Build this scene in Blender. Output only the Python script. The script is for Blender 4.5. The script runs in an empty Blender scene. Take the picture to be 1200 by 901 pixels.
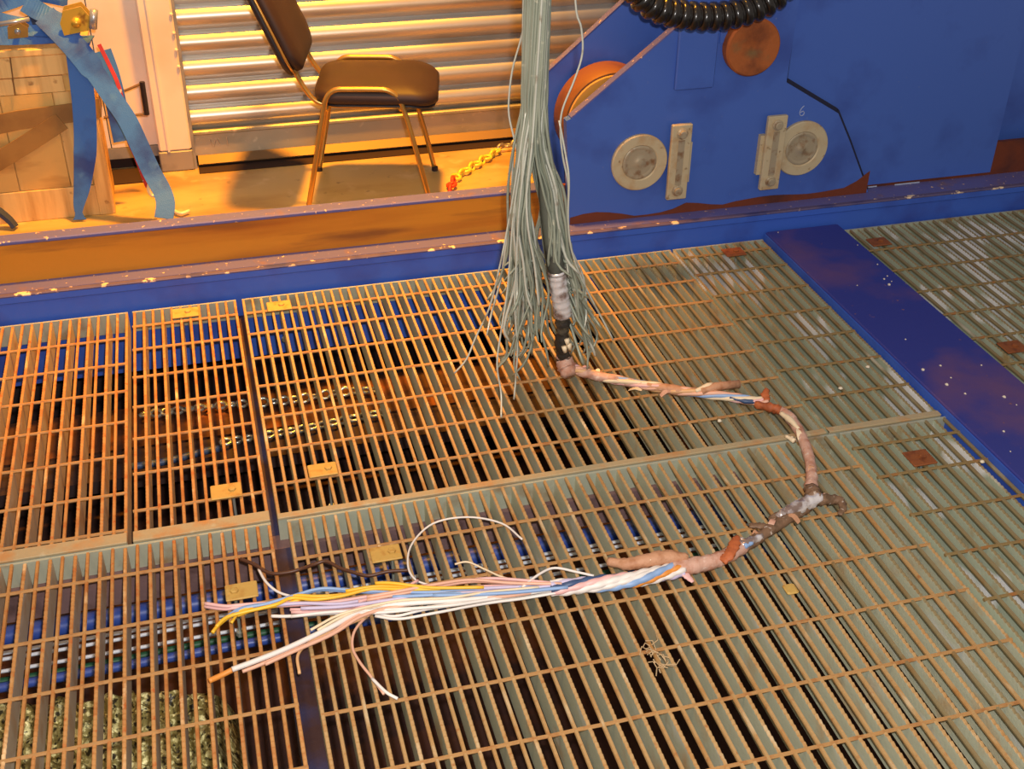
import bpy, math, random
import numpy as np
from mathutils import Vector, Matrix

# ---------------------------------------------------------------- camera, light, exposure
SC = bpy.context.scene
COL = SC.collection
CAM_H = 1.6
F_PX = 1389.127
PITCH, ROLL, YAW = math.radians(32.764), math.radians(0.7204), math.radians(15.5417)


def cam_axes():
    cy, sy = math.cos(YAW), math.sin(YAW)
    A = np.array([[cy, -sy, 0], [sy, cy, 0], [0, 0, 1]])
    B = np.array([[1, 0, 0], [0, 0, -1], [0, 1, 0]])
    cp, sp = math.cos(PITCH), math.sin(PITCH)
    P = np.array([[1, 0, 0], [0, cp, -sp], [0, sp, cp]])
    c, s = math.cos(ROLL), math.sin(ROLL)
    Q = np.array([[c, -s, 0], [s, c, 0], [0, 0, 1]])
    return Q @ P @ B @ A


AX = cam_axes()
cam_data = bpy.data.cameras.new('camera')
cam_data.sensor_width = 36.0
cam_data.lens = F_PX / 1200 * 36.0
cam_data.clip_start = 0.02
cam = bpy.data.objects.new('camera', cam_data)
COL.objects.link(cam)
cam.matrix_world = Matrix(((AX[0][0], -AX[1][0], -AX[2][0], 0), (AX[0][1], -AX[1][1], -AX[2][1], 0),
                           (AX[0][2], -AX[1][2], -AX[2][2], CAM_H), (0, 0, 0, 1)))
SC.camera = cam

world = bpy.data.worlds.new('world')
SC.world = world
world.use_nodes = True
world.node_tree.nodes['Background'].inputs[0].default_value = (1.0, 0.88, 0.78, 1)
world.node_tree.nodes['Background'].inputs[1].default_value = 0.30


def lamp(name, kind, loc, color, power, **kw):
    d = bpy.data.lights.new(name, kind)
    d.color = color
    d.energy = power
    for k, v in kw.items():
        setattr(d, k, v)
    o = bpy.data.objects.new(name, d)
    o.location = loc
    COL.objects.link(o)
    return o


def aim(o, target):
    o.rotation_euler = (Vector(target) - o.location).to_track_quat('-Z', 'Y').to_euler()


# the camera's flash, just above the lens
lamp('camera_flash', 'POINT', (0.06, 0.02, 1.69), (1.0, 0.95, 0.92), 175.0, shadow_soft_size=0.025)
# the hall's sodium high bay lamp over the workshop floor and a weaker one over the gratings
hb = lamp('sodium_lamp', 'SPOT', (0.64, 3.30, 3.5), (1.0, 0.40, 0.02), 1450.0, spot_size=math.radians(55), spot_blend=1.0,
          shadow_soft_size=0.12)
aim(hb, (0.2, 3.5, 0.0))
hc = lamp('sodium_lamp', 'SPOT', (-0.9, 1.2, 3.6), (1.0, 0.62, 0.30), 130.0, spot_size=math.radians(80), spot_blend=1.0,
          shadow_soft_size=0.3)
aim(hc, (-0.35, 2.0, 0.0))

SC.view_settings.view_transform = 'Standard'
SC.view_settings.look = 'None'
SC.view_settings.exposure = 0.14
SC.view_settings.gamma = 1.0
SC.view_settings.use_curve_mapping = False

random.seed(7)
R = random.Random(11)


# ---------------------------------------------------------------- helpers
def ray(px, py):
    return AX.T @ np.array([(px - 600) / F_PX, (py - 450.5) / F_PX, 1.0])


def on_z(px, py, z=0.0):
    d = ray(px, py)
    t = (z - CAM_H) / d[2]
    return Vector((t * d[0], t * d[1], z))


def on_y(px, py, Y):
    d = ray(px, py)
    t = Y / d[1]
    return Vector((t * d[0], Y, CAM_H + t * d[2]))


class MB:
    def __init__(s):
        s.v, s.f = [], []

    def add(s, vs, fs):
        n = len(s.v)
        s.v += [tuple(p) for p in vs]
        s.f += [tuple(n + i for i in f) for f in fs]
        return s

    def box(s, x0, x1, y0, y1, z0, z1):
        vs = [(x, y, z) for z in (z0, z1) for y in (y0, y1) for x in (x0, x1)]
        return s.add(vs, [(0, 2, 3, 1), (4, 5, 7, 6), (0, 1, 5, 4), (2, 6, 7, 3), (0, 4, 6, 2), (1, 3, 7, 5)])

    def bevbox(s, x0, x1, y0, y1, z0, z1, b):
        # rounded upright edges and chamfered top / bottom
        def ring(z, i):
            a, c, e, g = x0 + i, x1 - i, y0 + i, y1 - i
            k = b
            return [(a + k, e, z), (c - k, e, z), (c, e + k, z), (c, g - k, z), (c - k, g, z), (a + k, g, z), (a, g - k, z), (a, e + k, z)]
        rs = [ring(z0, b), ring(z0 + b, 0), ring(z1 - b, 0), ring(z1, b)]
        return s.rings(rs)

    def rings(s, rs, closed=True, caps=True):
        m = len(rs[0])
        vs = [p for r in rs for p in r]
        fs = []
        for i in range(len(rs) - 1):
            for j in range(m if closed else m - 1):
                k = (j + 1) % m
                fs.append((i * m + j, i * m + k, (i + 1) * m + k, (i + 1) * m + j))
        if caps and closed:
            fs.append(tuple(range(m))[::-1])
            fs.append(tuple((len(rs) - 1) * m + j for j in range(m)))
        return s.add(vs, fs)

    def prism(s, poly, y0, y1):
        # polygon in (x, z), extruded along y
        return s.rings([[(x, y0, z) for x, z in poly], [(x, y1, z) for x, z in poly]])

    def lathe_y(s, cx, cz, prof, n=40):
        # revolve (radius, y) about the Y direction
        rs = []
        for r, y in prof:
            rs.append([(cx + r * math.cos(2 * math.pi * k / n), y, cz + r * math.sin(2 * math.pi * k / n)) for k in range(n)])
        return s.rings(rs)

    def lathe_z(s, cx, cy, prof, n=16):
        rs = [[(cx + r * math.cos(2 * math.pi * k / n), cy + r * math.sin(2 * math.pi * k / n), z) for k in range(n)] for r, z in prof]
        return s.rings(rs)

    def tube(s, pts, rad, n=8, closed=False, flat=1.0, ragged=0.0):
        P = [Vector(p) for p in pts]
        if not hasattr(rad, '__len__'):
            rad = [rad] * len(P)
        up = None
        rs = []
        for i, p in enumerate(P):
            if closed:
                t = P[(i + 1) % len(P)] - P[i - 1]
            else:
                t = P[min(i + 1, len(P) - 1)] - P[max(i - 1, 0)]
            t.normalize()
            if up is None:
                up = Vector((0, 0, 1)) if abs(t.z) < 0.9 else Vector((1, 0, 0))
            u = up - t * up.dot(t)
            u.normalize()
            w = t.cross(u)
            up = u
            rg = [1 + random.uniform(-ragged, ragged) for _ in range(n)] if ragged else [1.0] * n
            rs.append([tuple(p + (w * math.cos(2 * math.pi * k / n) + u * flat * math.sin(2 * math.pi * k / n)) * rad[i] * rg[k]) for k in range(n)])
        if closed:
            rs.append(rs[0])
        return s.rings(rs, caps=not closed)

    def ribbon(s, pts, sides, width, th=0.004):
        # webbing: centre points, side directions, widths
        if not hasattr(width, '__len__'):
            width = [width] * len(pts)
        P = [Vector(p) for p in pts]
        rs = []
        for i, p in enumerate(P):
            t = (P[min(i + 1, len(P) - 1)] - P[max(i - 1, 0)]).normalized()
            w = Vector(sides[i])
            w = (w - t * w.dot(t)).normalized()
            nrm = t.cross(w)
            a, b = w * width[i] / 2, nrm * th / 2
            rs.append([tuple(p - a - b), tuple(p + a - b), tuple(p + a + b), tuple(p - a + b)])
        return s.rings(rs)

    def mesh(s, name, mat=None, smooth=False, origin=(0, 0, 0)):
        me = bpy.data.meshes.new(name)
        o = Vector(origin)
        me.from_pydata([tuple(Vector(p) - o) for p in s.v], [], s.f)
        me.update()
        if mat:
            me.materials.append(mat)
        if smooth:
            me.shade_smooth()
            if smooth == 'edge':
                try:
                    me.set_sharp_from_angle(angle=math.radians(38))
                except Exception:
                    pass
        return me


LYING = []      # things that rest on the gratings: nothing of them goes below the bar tops
ORIGIN = {}


def root_origin(o):
    while o.parent:
        o = o.parent
    return Vector(ORIGIN.get(o.name, (0, 0, 0)))


def thing(name, label, cat, loc=(0, 0, 0), group=None, kind=None):
    o = bpy.data.objects.new(name, None)
    o.empty_display_size = 0.05
    COL.objects.link(o)
    o.location = loc
    ORIGIN[o.name] = tuple(loc)
    if label:
        o['label'] = label
    if cat:
        o['category'] = cat
    if group:
        o['group'] = group
    if kind:
        o['kind'] = kind
    return o


def part(name, mb, mat, parent, smooth=False, label=None, kind=None):
    """world-space MB -> mesh object under parent"""
    if parent in LYING:
        mb.v = [(p[0], p[1], max(p[2], .0026)) for p in mb.v]
    o = bpy.data.objects.new(name, mb.mesh(name, mat, smooth, root_origin(parent)))
    COL.objects.link(o)
    o.parent = parent
    if label:
        o['label'] = label
    if kind:
        o['kind'] = kind
    return o


def solo(name, mb, mat, label, cat, loc=(0, 0, 0), smooth=False, group=None):
    o = bpy.data.objects.new(name, mb.mesh(name, mat, smooth, loc))
    o.location = loc
    COL.objects.link(o)
    ORIGIN[o.name] = tuple(loc)
    o['label'] = label
    o['category'] = cat
    if group:
        o['group'] = group
    return o


def struct(name, mb, mat, smooth=False):
    o = bpy.data.objects.new(name, mb.mesh(name, mat, smooth))
    COL.objects.link(o)
    ORIGIN[o.name] = (0, 0, 0)
    o['kind'] = 'structure'
    return o


def put(me, name, parent, loc, label=None, kind=None):
    o = bpy.data.objects.new(name, me)
    COL.objects.link(o)
    o.parent = parent
    o.location = loc
    if label:
        o['label'] = label
    if kind:
        o['kind'] = kind
    return o


def smooth_path(pts, n=8):
    P = [Vector(p) for p in pts]
    out = []
    for i in range(len(P) - 1):
        a, b = P[i], P[i + 1]
        p0 = P[i - 1] if i else a * 2 - b
        p3 = P[i + 2] if i + 2 < len(P) else b * 2 - a
        for k in range(n):
            t = k / n
            out.append(0.5 * ((2 * a) + (b - p0) * t + (2 * p0 - 5 * a + 4 * b - p3) * t * t + (3 * a - p0 - 3 * b + p3) * t ** 3))
    out.append(P[-1])
    return out


# ---------------------------------------------------------------- materials
def srgb(r, g, b):
    f = lambda c: (c / 255 / 12.92) if c <= 10 else ((c / 255 + 0.055) / 1.055) ** 2.4
    return (f(r), f(g), f(b), 1)


def mat(name, base, rough=0.6, metal=0.0, layers=(), bump=0.0, bump_scale=60, coat=0.0, spec=0.5, vary=0.0, object_space=False):
    """layers: (colour, noise scale, low, high, detail, (sx, sy, sz) stretch) painted one over another by noise masks"""
    m = bpy.data.materials.new(name)
    m.use_nodes = True
    nt = m.node_tree
    N, L = nt.nodes, nt.links
    b = N['Principled BSDF']
    b.inputs['Roughness'].default_value = rough
    b.inputs['Metallic'].default_value = metal
    b.inputs['Specular IOR Level'].default_value = spec
    if coat:
        b.inputs['Coat Weight'].default_value = coat
        b.inputs['Coat Roughness'].default_value = 0.15
    if object_space:
        pos = N.new('ShaderNodeTexCoord').outputs['Object']
    else:
        pos = N.new('ShaderNodeNewGeometry').outputs['Position']
    col = N.new('ShaderNodeRGB')
    col.outputs[0].default_value = base
    cur = col.outputs[0]
    if vary:
        n = N.new('ShaderNodeTexNoise')
        n.inputs['Scale'].default_value = 9
        n.inputs['Detail'].default_value = 6
        L.new(pos, n.inputs['Vector'])
        mr = N.new('ShaderNodeMapRange')
        mr.inputs[3].default_value = 1 - vary
        mr.inputs[4].default_value = 1 + vary
        mr.inputs[1].default_value = 0.3
        mr.inputs[2].default_value = 0.7
        L.new(n.outputs[0], mr.inputs[0])
        mx = N.new('ShaderNodeVectorMath')
        mx.operation = 'SCALE'
        L.new(cur, mx.inputs[0])
        L.new(mr.outputs[0], mx.inputs['Scale'])
        cur = mx.outputs[0]
    for lay in layers:
        c, sc, lo, hi = lay[:4]
        det = lay[4] if len(lay) > 4 else 5
        st = lay[5] if len(lay) > 5 else (1, 1, 1)
        mp = N.new('ShaderNodeMapping')
        mp.inputs['Scale'].default_value = st
        mp.inputs['Location'].default_value = (sc * 0.37, c[0] * 5, c[1] * 3)
        L.new(pos, mp.inputs['Vector'])
        n = N.new('ShaderNodeTexNoise')
        n.inputs['Scale'].default_value = sc
        n.inputs['Detail'].default_value = det
        L.new(mp.outputs[0], n.inputs['Vector'])
        mr = N.new('ShaderNodeMapRange')
        mr.inputs[1].default_value = lo
        mr.inputs[2].default_value = hi
        L.new(n.outputs[0], mr.inputs[0])
        mx = N.new('ShaderNodeMix')
        mx.data_type = 'RGBA'
        L.new(mr.outputs[0], mx.inputs[0])
        L.new(cur, mx.inputs[6])
        mx.inputs[7].default_value = c
        cur = mx.outputs[2]
    L.new(cur, b.inputs['Base Color'])
    if bump:
        n = N.new('ShaderNodeTexNoise')
        n.inputs['Scale'].default_value = bump_scale
        n.inputs['Detail'].default_value = 4
        L.new(pos, n.inputs['Vector'])
        bp = N.new('ShaderNodeBump')
        bp.inputs['Strength'].default_value = bump
        bp.inputs['Distance'].default_value = 0.004
        L.new(n.outputs[0], bp.inputs['Height'])
        L.new(bp.outputs[0], b.inputs['Normal'])
    return m


RUST = srgb(168, 98, 40)
DRUST = srgb(105, 55, 28)
ZINC = srgb(150, 152, 132)
M = {}
M['bar_rusty'] = mat('rusted bar top', srgb(184, 132, 74), 0.6, 0.0,
                     [(srgb(168, 104, 48), 26, 0.45, 0.68), (srgb(176, 92, 34), 60, 0.58, 0.72), (srgb(226, 190, 140), 34, 0.62, 0.74, 6, (1, .3, 1))], bump=0.35, bump_scale=140)
M['bar_mid'] = mat('weathered bar top', srgb(178, 142, 92), 0.6, 0.0,
                   [(srgb(170, 122, 66), 18, 0.50, 0.70), (srgb(160, 106, 56), 70, 0.60, 0.74), (srgb(206, 184, 146), 30, 0.60, 0.74, 6, (1, .3, 1))], bump=0.3, bump_scale=140)
M['bar_zinc'] = mat('olive bar top', srgb(140, 124, 88), 0.55, 0.1,
                    [(srgb(140, 104, 56), 12, 0.55, 0.72), (srgb(190, 184, 160), 9, 0.62, 0.72, 4, (1, .35, 1))], bump=0.25, bump_scale=140)
M['side_bar_rusty'] = mat('rust stained zinc', srgb(202, 184, 160), 0.5, 0.1,
                          [(srgb(190, 150, 108), 14, 0.48, 0.7), (srgb(220, 208, 190), 22, 0.58, 0.74, 6, (1, .3, 1))], bump=0.2, bump_scale=140)
M['side_bar_mid'] = mat('grey green zinc', srgb(196, 200, 174), 0.5, 0.1,
                        [(srgb(196, 168, 124), 11, 0.56, 0.74), (srgb(214, 216, 204), 22, 0.58, 0.74, 6, (1, .3, 1))], bump=0.2, bump_scale=140)
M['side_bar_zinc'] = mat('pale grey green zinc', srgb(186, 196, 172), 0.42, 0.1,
                         [(srgb(176, 152, 104), 12, 0.60, 0.75), (srgb(250, 250, 248), 7, 0.555, 0.60, 3, (1, .45, 1))], bump=0.2, bump_scale=140)  # last layer: pale patches scattered by noise
M['rod'] = mat('rust brown cross rod', srgb(176, 132, 80), 0.7, 0.0, [(srgb(160, 106, 56), 40, 0.5, 0.7)], bump=0.3, bump_scale=160)
M['rod_olive'] = mat('olive weathered cross rod', srgb(136, 112, 68), 0.7, 0.0, [(RUST, 30, 0.55, 0.75)], bump=0.3, bump_scale=160)
M['plate_zinc'] = mat('pale galvanised plate', srgb(176, 180, 160), 0.5, 0.15, [(srgb(150, 120, 80), 14, 0.55, 0.75)], bump=0.2)
M['nosing'] = mat('worn grating nosing', srgb(176, 158, 122), 0.6, 0.05, [(srgb(190, 134, 76), 16, 0.5, 0.7), (srgb(190, 180, 150), 30, 0.6, 0.75)], bump=0.3)
M['clip'] = mat('ochre rusted clip', srgb(196, 160, 84), 0.65, 0.05, [(srgb(180, 130, 58), 40, 0.5, 0.7)], bump=0.3)
M['clip_brown'] = mat('red brown rusted clip', srgb(140, 78, 36), 0.75, 0.1, [(srgb(110, 56, 26), 40, 0.5, 0.7)], bump=0.4)
M['bolt'] = mat('zinc bolt', srgb(190, 196, 186), 0.35, 0.6)
M['blue'] = mat('blue machine paint', srgb(68, 102, 186), 0.42, 0.0, [(srgb(54, 78, 156), 5, 0.5, 0.75), (srgb(120, 128, 160), 120, 0.72, 0.78)], bump=0.08, bump_scale=90)
M['blue_deck'] = mat('worn lamplit blue deck paint', srgb(50, 56, 136), 0.4, 0.0,
                     [(srgb(98, 70, 116), 3, 0.46, 0.62), (srgb(150, 100, 80), 60, 0.70, 0.76)], bump=0.1, bump_scale=90)  # purple patches are orange lamplight painted into the blue
M['blue_rail'] = mat('blue rail paint', srgb(58, 98, 196), 0.45, 0.0, [(srgb(52, 76, 164), 7, 0.5, 0.75)], bump=0.1)
M['chip'] = mat('chipped paint edge', srgb(92, 80, 112), 0.6, 0.0, [(srgb(236, 206, 166), 30, 0.585, 0.63), (srgb(60, 60, 110), 9, 0.5, 0.65)], bump=0.3)
M['mauve'] = mat('worn lamp tinted blue paint', srgb(96, 94, 150), 0.5, 0.0, [(srgb(120, 96, 110), 16, 0.58, 0.72), (srgb(232, 190, 140), 70, 0.66, 0.70)], bump=0.15)  # blue paint turned purple: the orange lamplight is put into the colour
M['web'] = mat('orange brown rusted web', srgb(204, 130, 30), 0.55, 0.0,
               [(srgb(168, 92, 14), 3.0, 0.45, 0.7, 4, (.4, 1, 4)), (srgb(140, 82, 26), 9, 0.55, 0.75, 5, (.3, 1, 3))], bump=0.15)
M['web_dark'] = mat('red brown rust', srgb(110, 48, 22), 0.7, 0.0, [(srgb(76, 34, 26), 8, 0.5, 0.7)], bump=0.3)
M['rustdisc'] = mat('orange rusted steel', srgb(170, 92, 40), 0.7, 0.1, [(srgb(128, 66, 30), 14, 0.48, 0.68), (srgb(120, 100, 60), 10, 0.6, 0.75)], bump=0.4)
M['ochre_wheel'] = mat('ochre sheave', srgb(126, 76, 30), 0.6, 0.1, [(srgb(96, 56, 22), 8, 0.5, 0.7)], bump=0.15)
M['pinsteel'] = mat('tarnished pin steel', srgb(196, 180, 146), 0.5, 0.1, [(srgb(186, 156, 116), 24, 0.5, 0.7), (srgb(120, 84, 50), 50, 0.64, 0.75)], bump=0.15)
M['pincore'] = mat('rubbed pin centre', srgb(178, 164, 138), 0.4, 0.3, [(srgb(140, 104, 72), 40, 0.5, 0.7)], bump=0.2)
M['hose'] = mat('glossy black hose', srgb(26, 22, 20), 0.28, 0.0, bump=0.05, coat=0.5)
M['floor'] = mat('wet worn workshop floor', srgb(188, 158, 98), 0.34, 0.0,
                 [(srgb(160, 124, 66), 4, 0.46, 0.66, 5, (.6, 1.6, 1)), (srgb(206, 180, 130), 10, 0.58, 0.74), (srgb(120, 92, 50), 22, 0.64, 0.76)], bump=0.12, bump_scale=26)
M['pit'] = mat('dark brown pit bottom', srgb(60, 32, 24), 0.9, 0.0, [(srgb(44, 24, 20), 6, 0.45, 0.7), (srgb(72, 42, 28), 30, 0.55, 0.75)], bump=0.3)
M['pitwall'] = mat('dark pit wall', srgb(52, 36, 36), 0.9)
M['shutter'] = mat('galvanised shutter', srgb(196, 190, 180), 0.36, 0.6, [(srgb(176, 160, 138), 6, 0.5, 0.7, 4, (.3, 1, 2))], bump=0.04, bump_scale=40)
M['shutter_rail'] = mat('scuffed shutter rail', srgb(176, 164, 140), 0.42, 0.45, [(srgb(140, 138, 116), 7, 0.5, 0.7, 4, (.5, 1, 1)), (srgb(206, 190, 160), 30, 0.62, 0.74)], bump=0.1)
M['white'] = mat('white painted steel', srgb(236, 218, 200), 0.45, 0.0, [(srgb(222, 198, 172), 3, 0.5, 0.75)])
M['grey_base'] = mat('grey kick plate', srgb(150, 144, 134), 0.5, 0.2, [(srgb(120, 118, 116), 12, 0.5, 0.7)])
M['dark'] = mat('dark void fill', srgb(46, 26, 18), 0.9)
M['wood'] = mat('pale crate wood', srgb(226, 184, 116), 0.6, 0.0, [(srgb(190, 142, 78), 7, 0.42, 0.7, 6, (5, 1, .4)), (srgb(150, 104, 54), 30, 0.66, 0.76, 3)], bump=0.15)
M['ply'] = mat('stained plywood', srgb(212, 166, 92), 0.6, 0.0, [(srgb(170, 122, 58), 5, 0.44, 0.64, 6, (.7, 1, 3)), (srgb(220, 184, 120), 8, 0.6, 0.75, 4, (3, 1, .5))], bump=0.15)
M['band'] = mat('brown packing band', srgb(150, 112, 58), 0.5, 0.0, [(srgb(124, 88, 44), 9, 0.45, 0.7)])
M['strap'] = mat('blue webbing', srgb(52, 108, 186), 0.6, 0.0, [(srgb(34, 66, 138), 9, 0.46, 0.66), (srgb(84, 136, 190), 12, 0.62, 0.78)], bump=0.3, bump_scale=400)
M['strap_dark'] = mat('dark navy webbing', srgb(44, 56, 84), 0.7, 0.0, bump=0.3, bump_scale=400)
M['red'] = mat('red webbing', srgb(170, 36, 34), 0.6, 0.0, [(srgb(220, 190, 170), 40, 0.60, 0.66)])
M['gold'] = mat('yellow passivated steel', srgb(208, 168, 62), 0.35, 0.5, [(srgb(150, 108, 40), 40, 0.56, 0.7)])
M['steel'] = mat('bright steel', srgb(176, 182, 190), 0.3, 0.7)
M['hookwhite'] = mat('pale worn hook', srgb(232, 220, 180), 0.4, 0.2)
M['bracket'] = mat('brown bracket steel', srgb(120, 92, 60), 0.5, 0.3)
M['leather'] = mat('brown chair vinyl', srgb(50, 31, 27), 0.6, 0.0, [(srgb(42, 26, 23), 7, 0.45, 0.7)], bump=0.08, bump_scale=200)
M['chairshell'] = mat('black chair shell', srgb(34, 26, 30), 0.5)
M['brass'] = mat('brassy tube', srgb(196, 156, 84), 0.28, 0.75)
M['chain_y'] = mat('yellow painted chain', srgb(236, 204, 60), 0.4, 0.1)
M['chain_g'] = mat('grey chain steel', srgb(170, 160, 140), 0.35, 0.6)
M['chain_s'] = mat('bright pit chain', srgb(206, 214, 204), 0.25, 0.7)
M['chain_r'] = mat('red painted chain', srgb(214, 62, 24), 0.5, 0.0)
M['armour'] = mat('grey green armour wire', srgb(160, 166, 148), 0.42, 0.2, [(srgb(140, 148, 132), 26, 0.45, 0.7, 4, (1, 1, .3)), (srgb(214, 210, 186), 40, 0.64, 0.74)], bump=0.1)
M['armour_lt'] = mat('bright armour wire', srgb(208, 210, 196), 0.35, 0.25, [(srgb(150, 130, 100), 30, 0.6, 0.75)])
M['core_blk'] = mat('tarred core sheath', srgb(50, 46, 42), 0.5, 0.0, [(srgb(150, 140, 100), 60, 0.62, 0.7), (srgb(104, 96, 80), 24, 0.5, 0.7)], bump=0.5, bump_scale=160)
M['grease'] = mat('grey greased sheath', srgb(96, 100, 90), 0.4, 0.1, [(srgb(66, 66, 62), 20, 0.5, 0.7)], bump=0.3)
M['foil'] = mat('shiny foil tape', srgb(240, 236, 238), 0.22, 0.4, [(srgb(150, 128, 120), 30, 0.5, 0.66)], bump=0.3, bump_scale=90)
M['pink'] = mat('dusty pink core wrap', srgb(206, 164, 144), 0.6, 0.0, [(srgb(180, 122, 96), 36, 0.48, 0.66), (srgb(226, 204, 190), 60, 0.6, 0.72)], bump=0.4, bump_scale=150)
M['tan'] = mat('tan tape', srgb(196, 146, 112), 0.6, 0.0, [(srgb(170, 116, 80), 40, 0.5, 0.7)], bump=0.4, bump_scale=150)
M['mud'] = mat('muddy tape', srgb(128, 98, 74), 0.6, 0.0, [(srgb(96, 74, 54), 40, 0.45, 0.66), (srgb(206, 190, 176), 90, 0.62, 0.7)], bump=0.5, bump_scale=150)
M['orange_tape'] = mat('orange brown tape', srgb(184, 98, 52), 0.6, 0.0, [(srgb(150, 76, 40), 40, 0.5, 0.7)], bump=0.4, bump_scale=150)
for k, c in dict(c_white=(232, 226, 220), c_cream=(234, 214, 180), c_pink=(230, 182, 178), c_blue=(140, 172, 216), c_lav=(198, 188, 216), c_yellow=(242, 190, 52),
                 c_orange=(226, 146, 62), c_brown=(82, 48, 30), c_salmon=(226, 176, 150), c_navy=(60, 82, 120), c_tan=(216, 170, 120)).items():
    M[k] = mat(k[2:] + ' conductor insulation', srgb(*c), 0.45, 0.0, vary=0.08)
M['net'] = mat('olive and pale netting', srgb(150, 140, 84), 0.4, 0.1, [(srgb(240, 234, 170), 70, 0.5, 0.57), (srgb(50, 44, 26), 80, 0.53, 0.60)], bump=0.8, bump_scale=90)
M['pipe_blue'] = mat('blue pipe', srgb(54, 80, 160), 0.4, 0.0)
M['cable_white'] = mat('white cable sheath', srgb(214, 220, 230), 0.4, 0.0)
M['cable_green'] = mat('dark green cable sheath', srgb(40, 92, 60), 0.5, 0.0)
M['beam_mauve'] = mat('mauve primed support beam', srgb(118, 92, 92), 0.7, 0.0, [(srgb(84, 60, 58), 16, 0.5, 0.7)], bump=0.3)
M['beam_blue'] = mat('dark blue support beam', srgb(50, 54, 92), 0.6, 0.0, [(srgb(58, 34, 34), 7, 0.42, 0.6)], bump=0.3)
M['sheave_face'] = mat('ochre sheave face', srgb(214, 146, 56), 0.55, 0.0, [(srgb(176, 110, 40), 8, 0.5, 0.7)], bump=0.1)
M['seam'] = mat('dark blue edge', srgb(26, 28, 52), 0.8)  # for the dark strip along the front plate edge
M['ledge'] = mat('rusty pit ledge', srgb(70, 38, 22), 0.8, 0.0, [(srgb(130, 70, 24), 7, 0.55, 0.7), (srgb(70, 36, 20), 10, 0.5, 0.7)], bump=0.3)
M['grit'] = mat('white grit', srgb(226, 214, 190), 0.7, 0.0)
M['chalk'] = mat('white chalk stroke', srgb(170, 180, 205), 0.9, 0.0)
M['fluff'] = mat('tan fibre', srgb(186, 158, 118), 0.8, 0.0)

# ---------------------------------------------------------------- structure
Y_COAM = 3.02       # front of the deck rail
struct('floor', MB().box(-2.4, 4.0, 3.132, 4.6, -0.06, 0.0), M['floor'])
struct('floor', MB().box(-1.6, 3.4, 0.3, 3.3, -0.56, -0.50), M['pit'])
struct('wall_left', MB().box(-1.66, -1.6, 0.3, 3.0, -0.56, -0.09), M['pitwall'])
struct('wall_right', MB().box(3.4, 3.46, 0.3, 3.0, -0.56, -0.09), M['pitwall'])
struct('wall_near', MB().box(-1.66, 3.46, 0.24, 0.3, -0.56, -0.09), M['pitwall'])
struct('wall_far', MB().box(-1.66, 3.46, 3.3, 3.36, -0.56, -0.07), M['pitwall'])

# white wall beside the shutter door
wl = thing('wall_back', None, None, (0, 4.02, 0), kind='structure')
part('panel', MB().box(-2.4, -0.30, 4.03, 4.08, 0.085, 2.4), M['white'], wl)
part('panel', MB().box(-0.296, -0.146, 4.03, 4.08, 0.085, 2.4), M['white'], wl)
part('kick_plate', MB().box(-2.4, -0.146, 4.028, 4.08, 0.045, 0.083), M['grey_base'], wl)
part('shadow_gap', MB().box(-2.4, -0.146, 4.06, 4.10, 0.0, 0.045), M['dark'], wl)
part('floor_strip', MB().box(-.60, -0.150, 3.91, 4.04, 0.0, 0.004), M['dark'], wl)  # flat dark strip on the floor before the white wall
part('panel', MB().box(2.24, 4.0, 4.03, 4.08, 0.0, 2.4), M['white'], wl)
tr = thing('trim_1', None, None, (-0.09, 4.0, 0), kind='structure')
part('jamb', MB().bevbox(-0.145, -0.036, 3.985, 4.06, 0.072, 2.4, 0.006), M['white'], tr)
part('cover_strip', MB().box(-0.115, -0.108, 3.980, 3.99, 0.072, 2.4), M['white'], tr)
part('jamb_base', MB().bevbox(-0.147, -0.034, 3.983, 4.06, 0.0, 0.072, 0.004), M['grey_base'], tr)
part('guide_channel', MB().box(-0.036, -0.026, 3.99, 4.05, 0.0, 2.4), M['grey_base'], tr)
for z in (0.36, 0.415, 0.47, 0.53):
    part('rivet', MB().lathe_y(-0.041, z, [(0.001, 3.979), (0.005, 3.981), (0.006, 3.986)], 8), M['white'], tr)

# roller shutter door: separate curved slats
dr = thing('door_1', None, None, (1.1, 4.02, 0), kind='structure')
P_SL = 0.0838
prof = []
for k in range(11):                      # bulge towards the room
    a = k / 10
    prof.append((4.035 - 0.026 * math.sin(math.pi * (0.06 + 0.88 * a)) ** 0.8, 0.066 * a + 0.009))
prof = [(4.034, 0.0), (4.030, 0.004)] + prof + [(4.034, 0.079), (4.036, 0.0838)]
sl = MB()
xs = np.linspace(-0.03, 2.24, 2)
sl.rings([[(x, y, z) for y, z in prof] + [(x, 4.05, 0.0838), (x, 4.05, 0.0)] for x in xs])
Z0 = 0.128
sl_me = sl.mesh('slat', M['shutter'], 'edge', (1.1, 4.02, 0))
for k in range(22):
    put(sl_me, 'slat', dr, (0, R.uniform(-.001, .001), Z0 + k * P_SL))
br = MB()
br.bevbox(-0.03, 2.24, 4.005, 4.05, 0.112, 0.128, 0.004)
br.box(-0.03, 2.24, 4.015, 4.05, 0.038, 0.113)
part('bottom_rail', br, M['shutter_rail'], dr)
fl = MB()
fl.add([(-0.02, 4.018, 0.034), (2.24, 4.018, 0.034), (2.24, 3.992, 0.010), (-0.02, 3.992, 0.010), (-0.02, 4.018, 0.040), (2.24, 4.018, 0.040), (2.24, 3.989, 0.015), (-0.02, 3.989, 0.015)],
       [(0, 1, 2, 3), (7, 6, 5, 4), (3, 2, 6, 7), (0, 3, 7, 4), (1, 5, 6, 2)])
part('bottom_flange', fl, M['bracket'], dr)
part('gap_shade', MB().box(-0.03, 2.24, 4.045, 4.09, 0.0, 0.036), M['dark'], dr)  # dark block standing for the shade in the gap under the door
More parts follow.
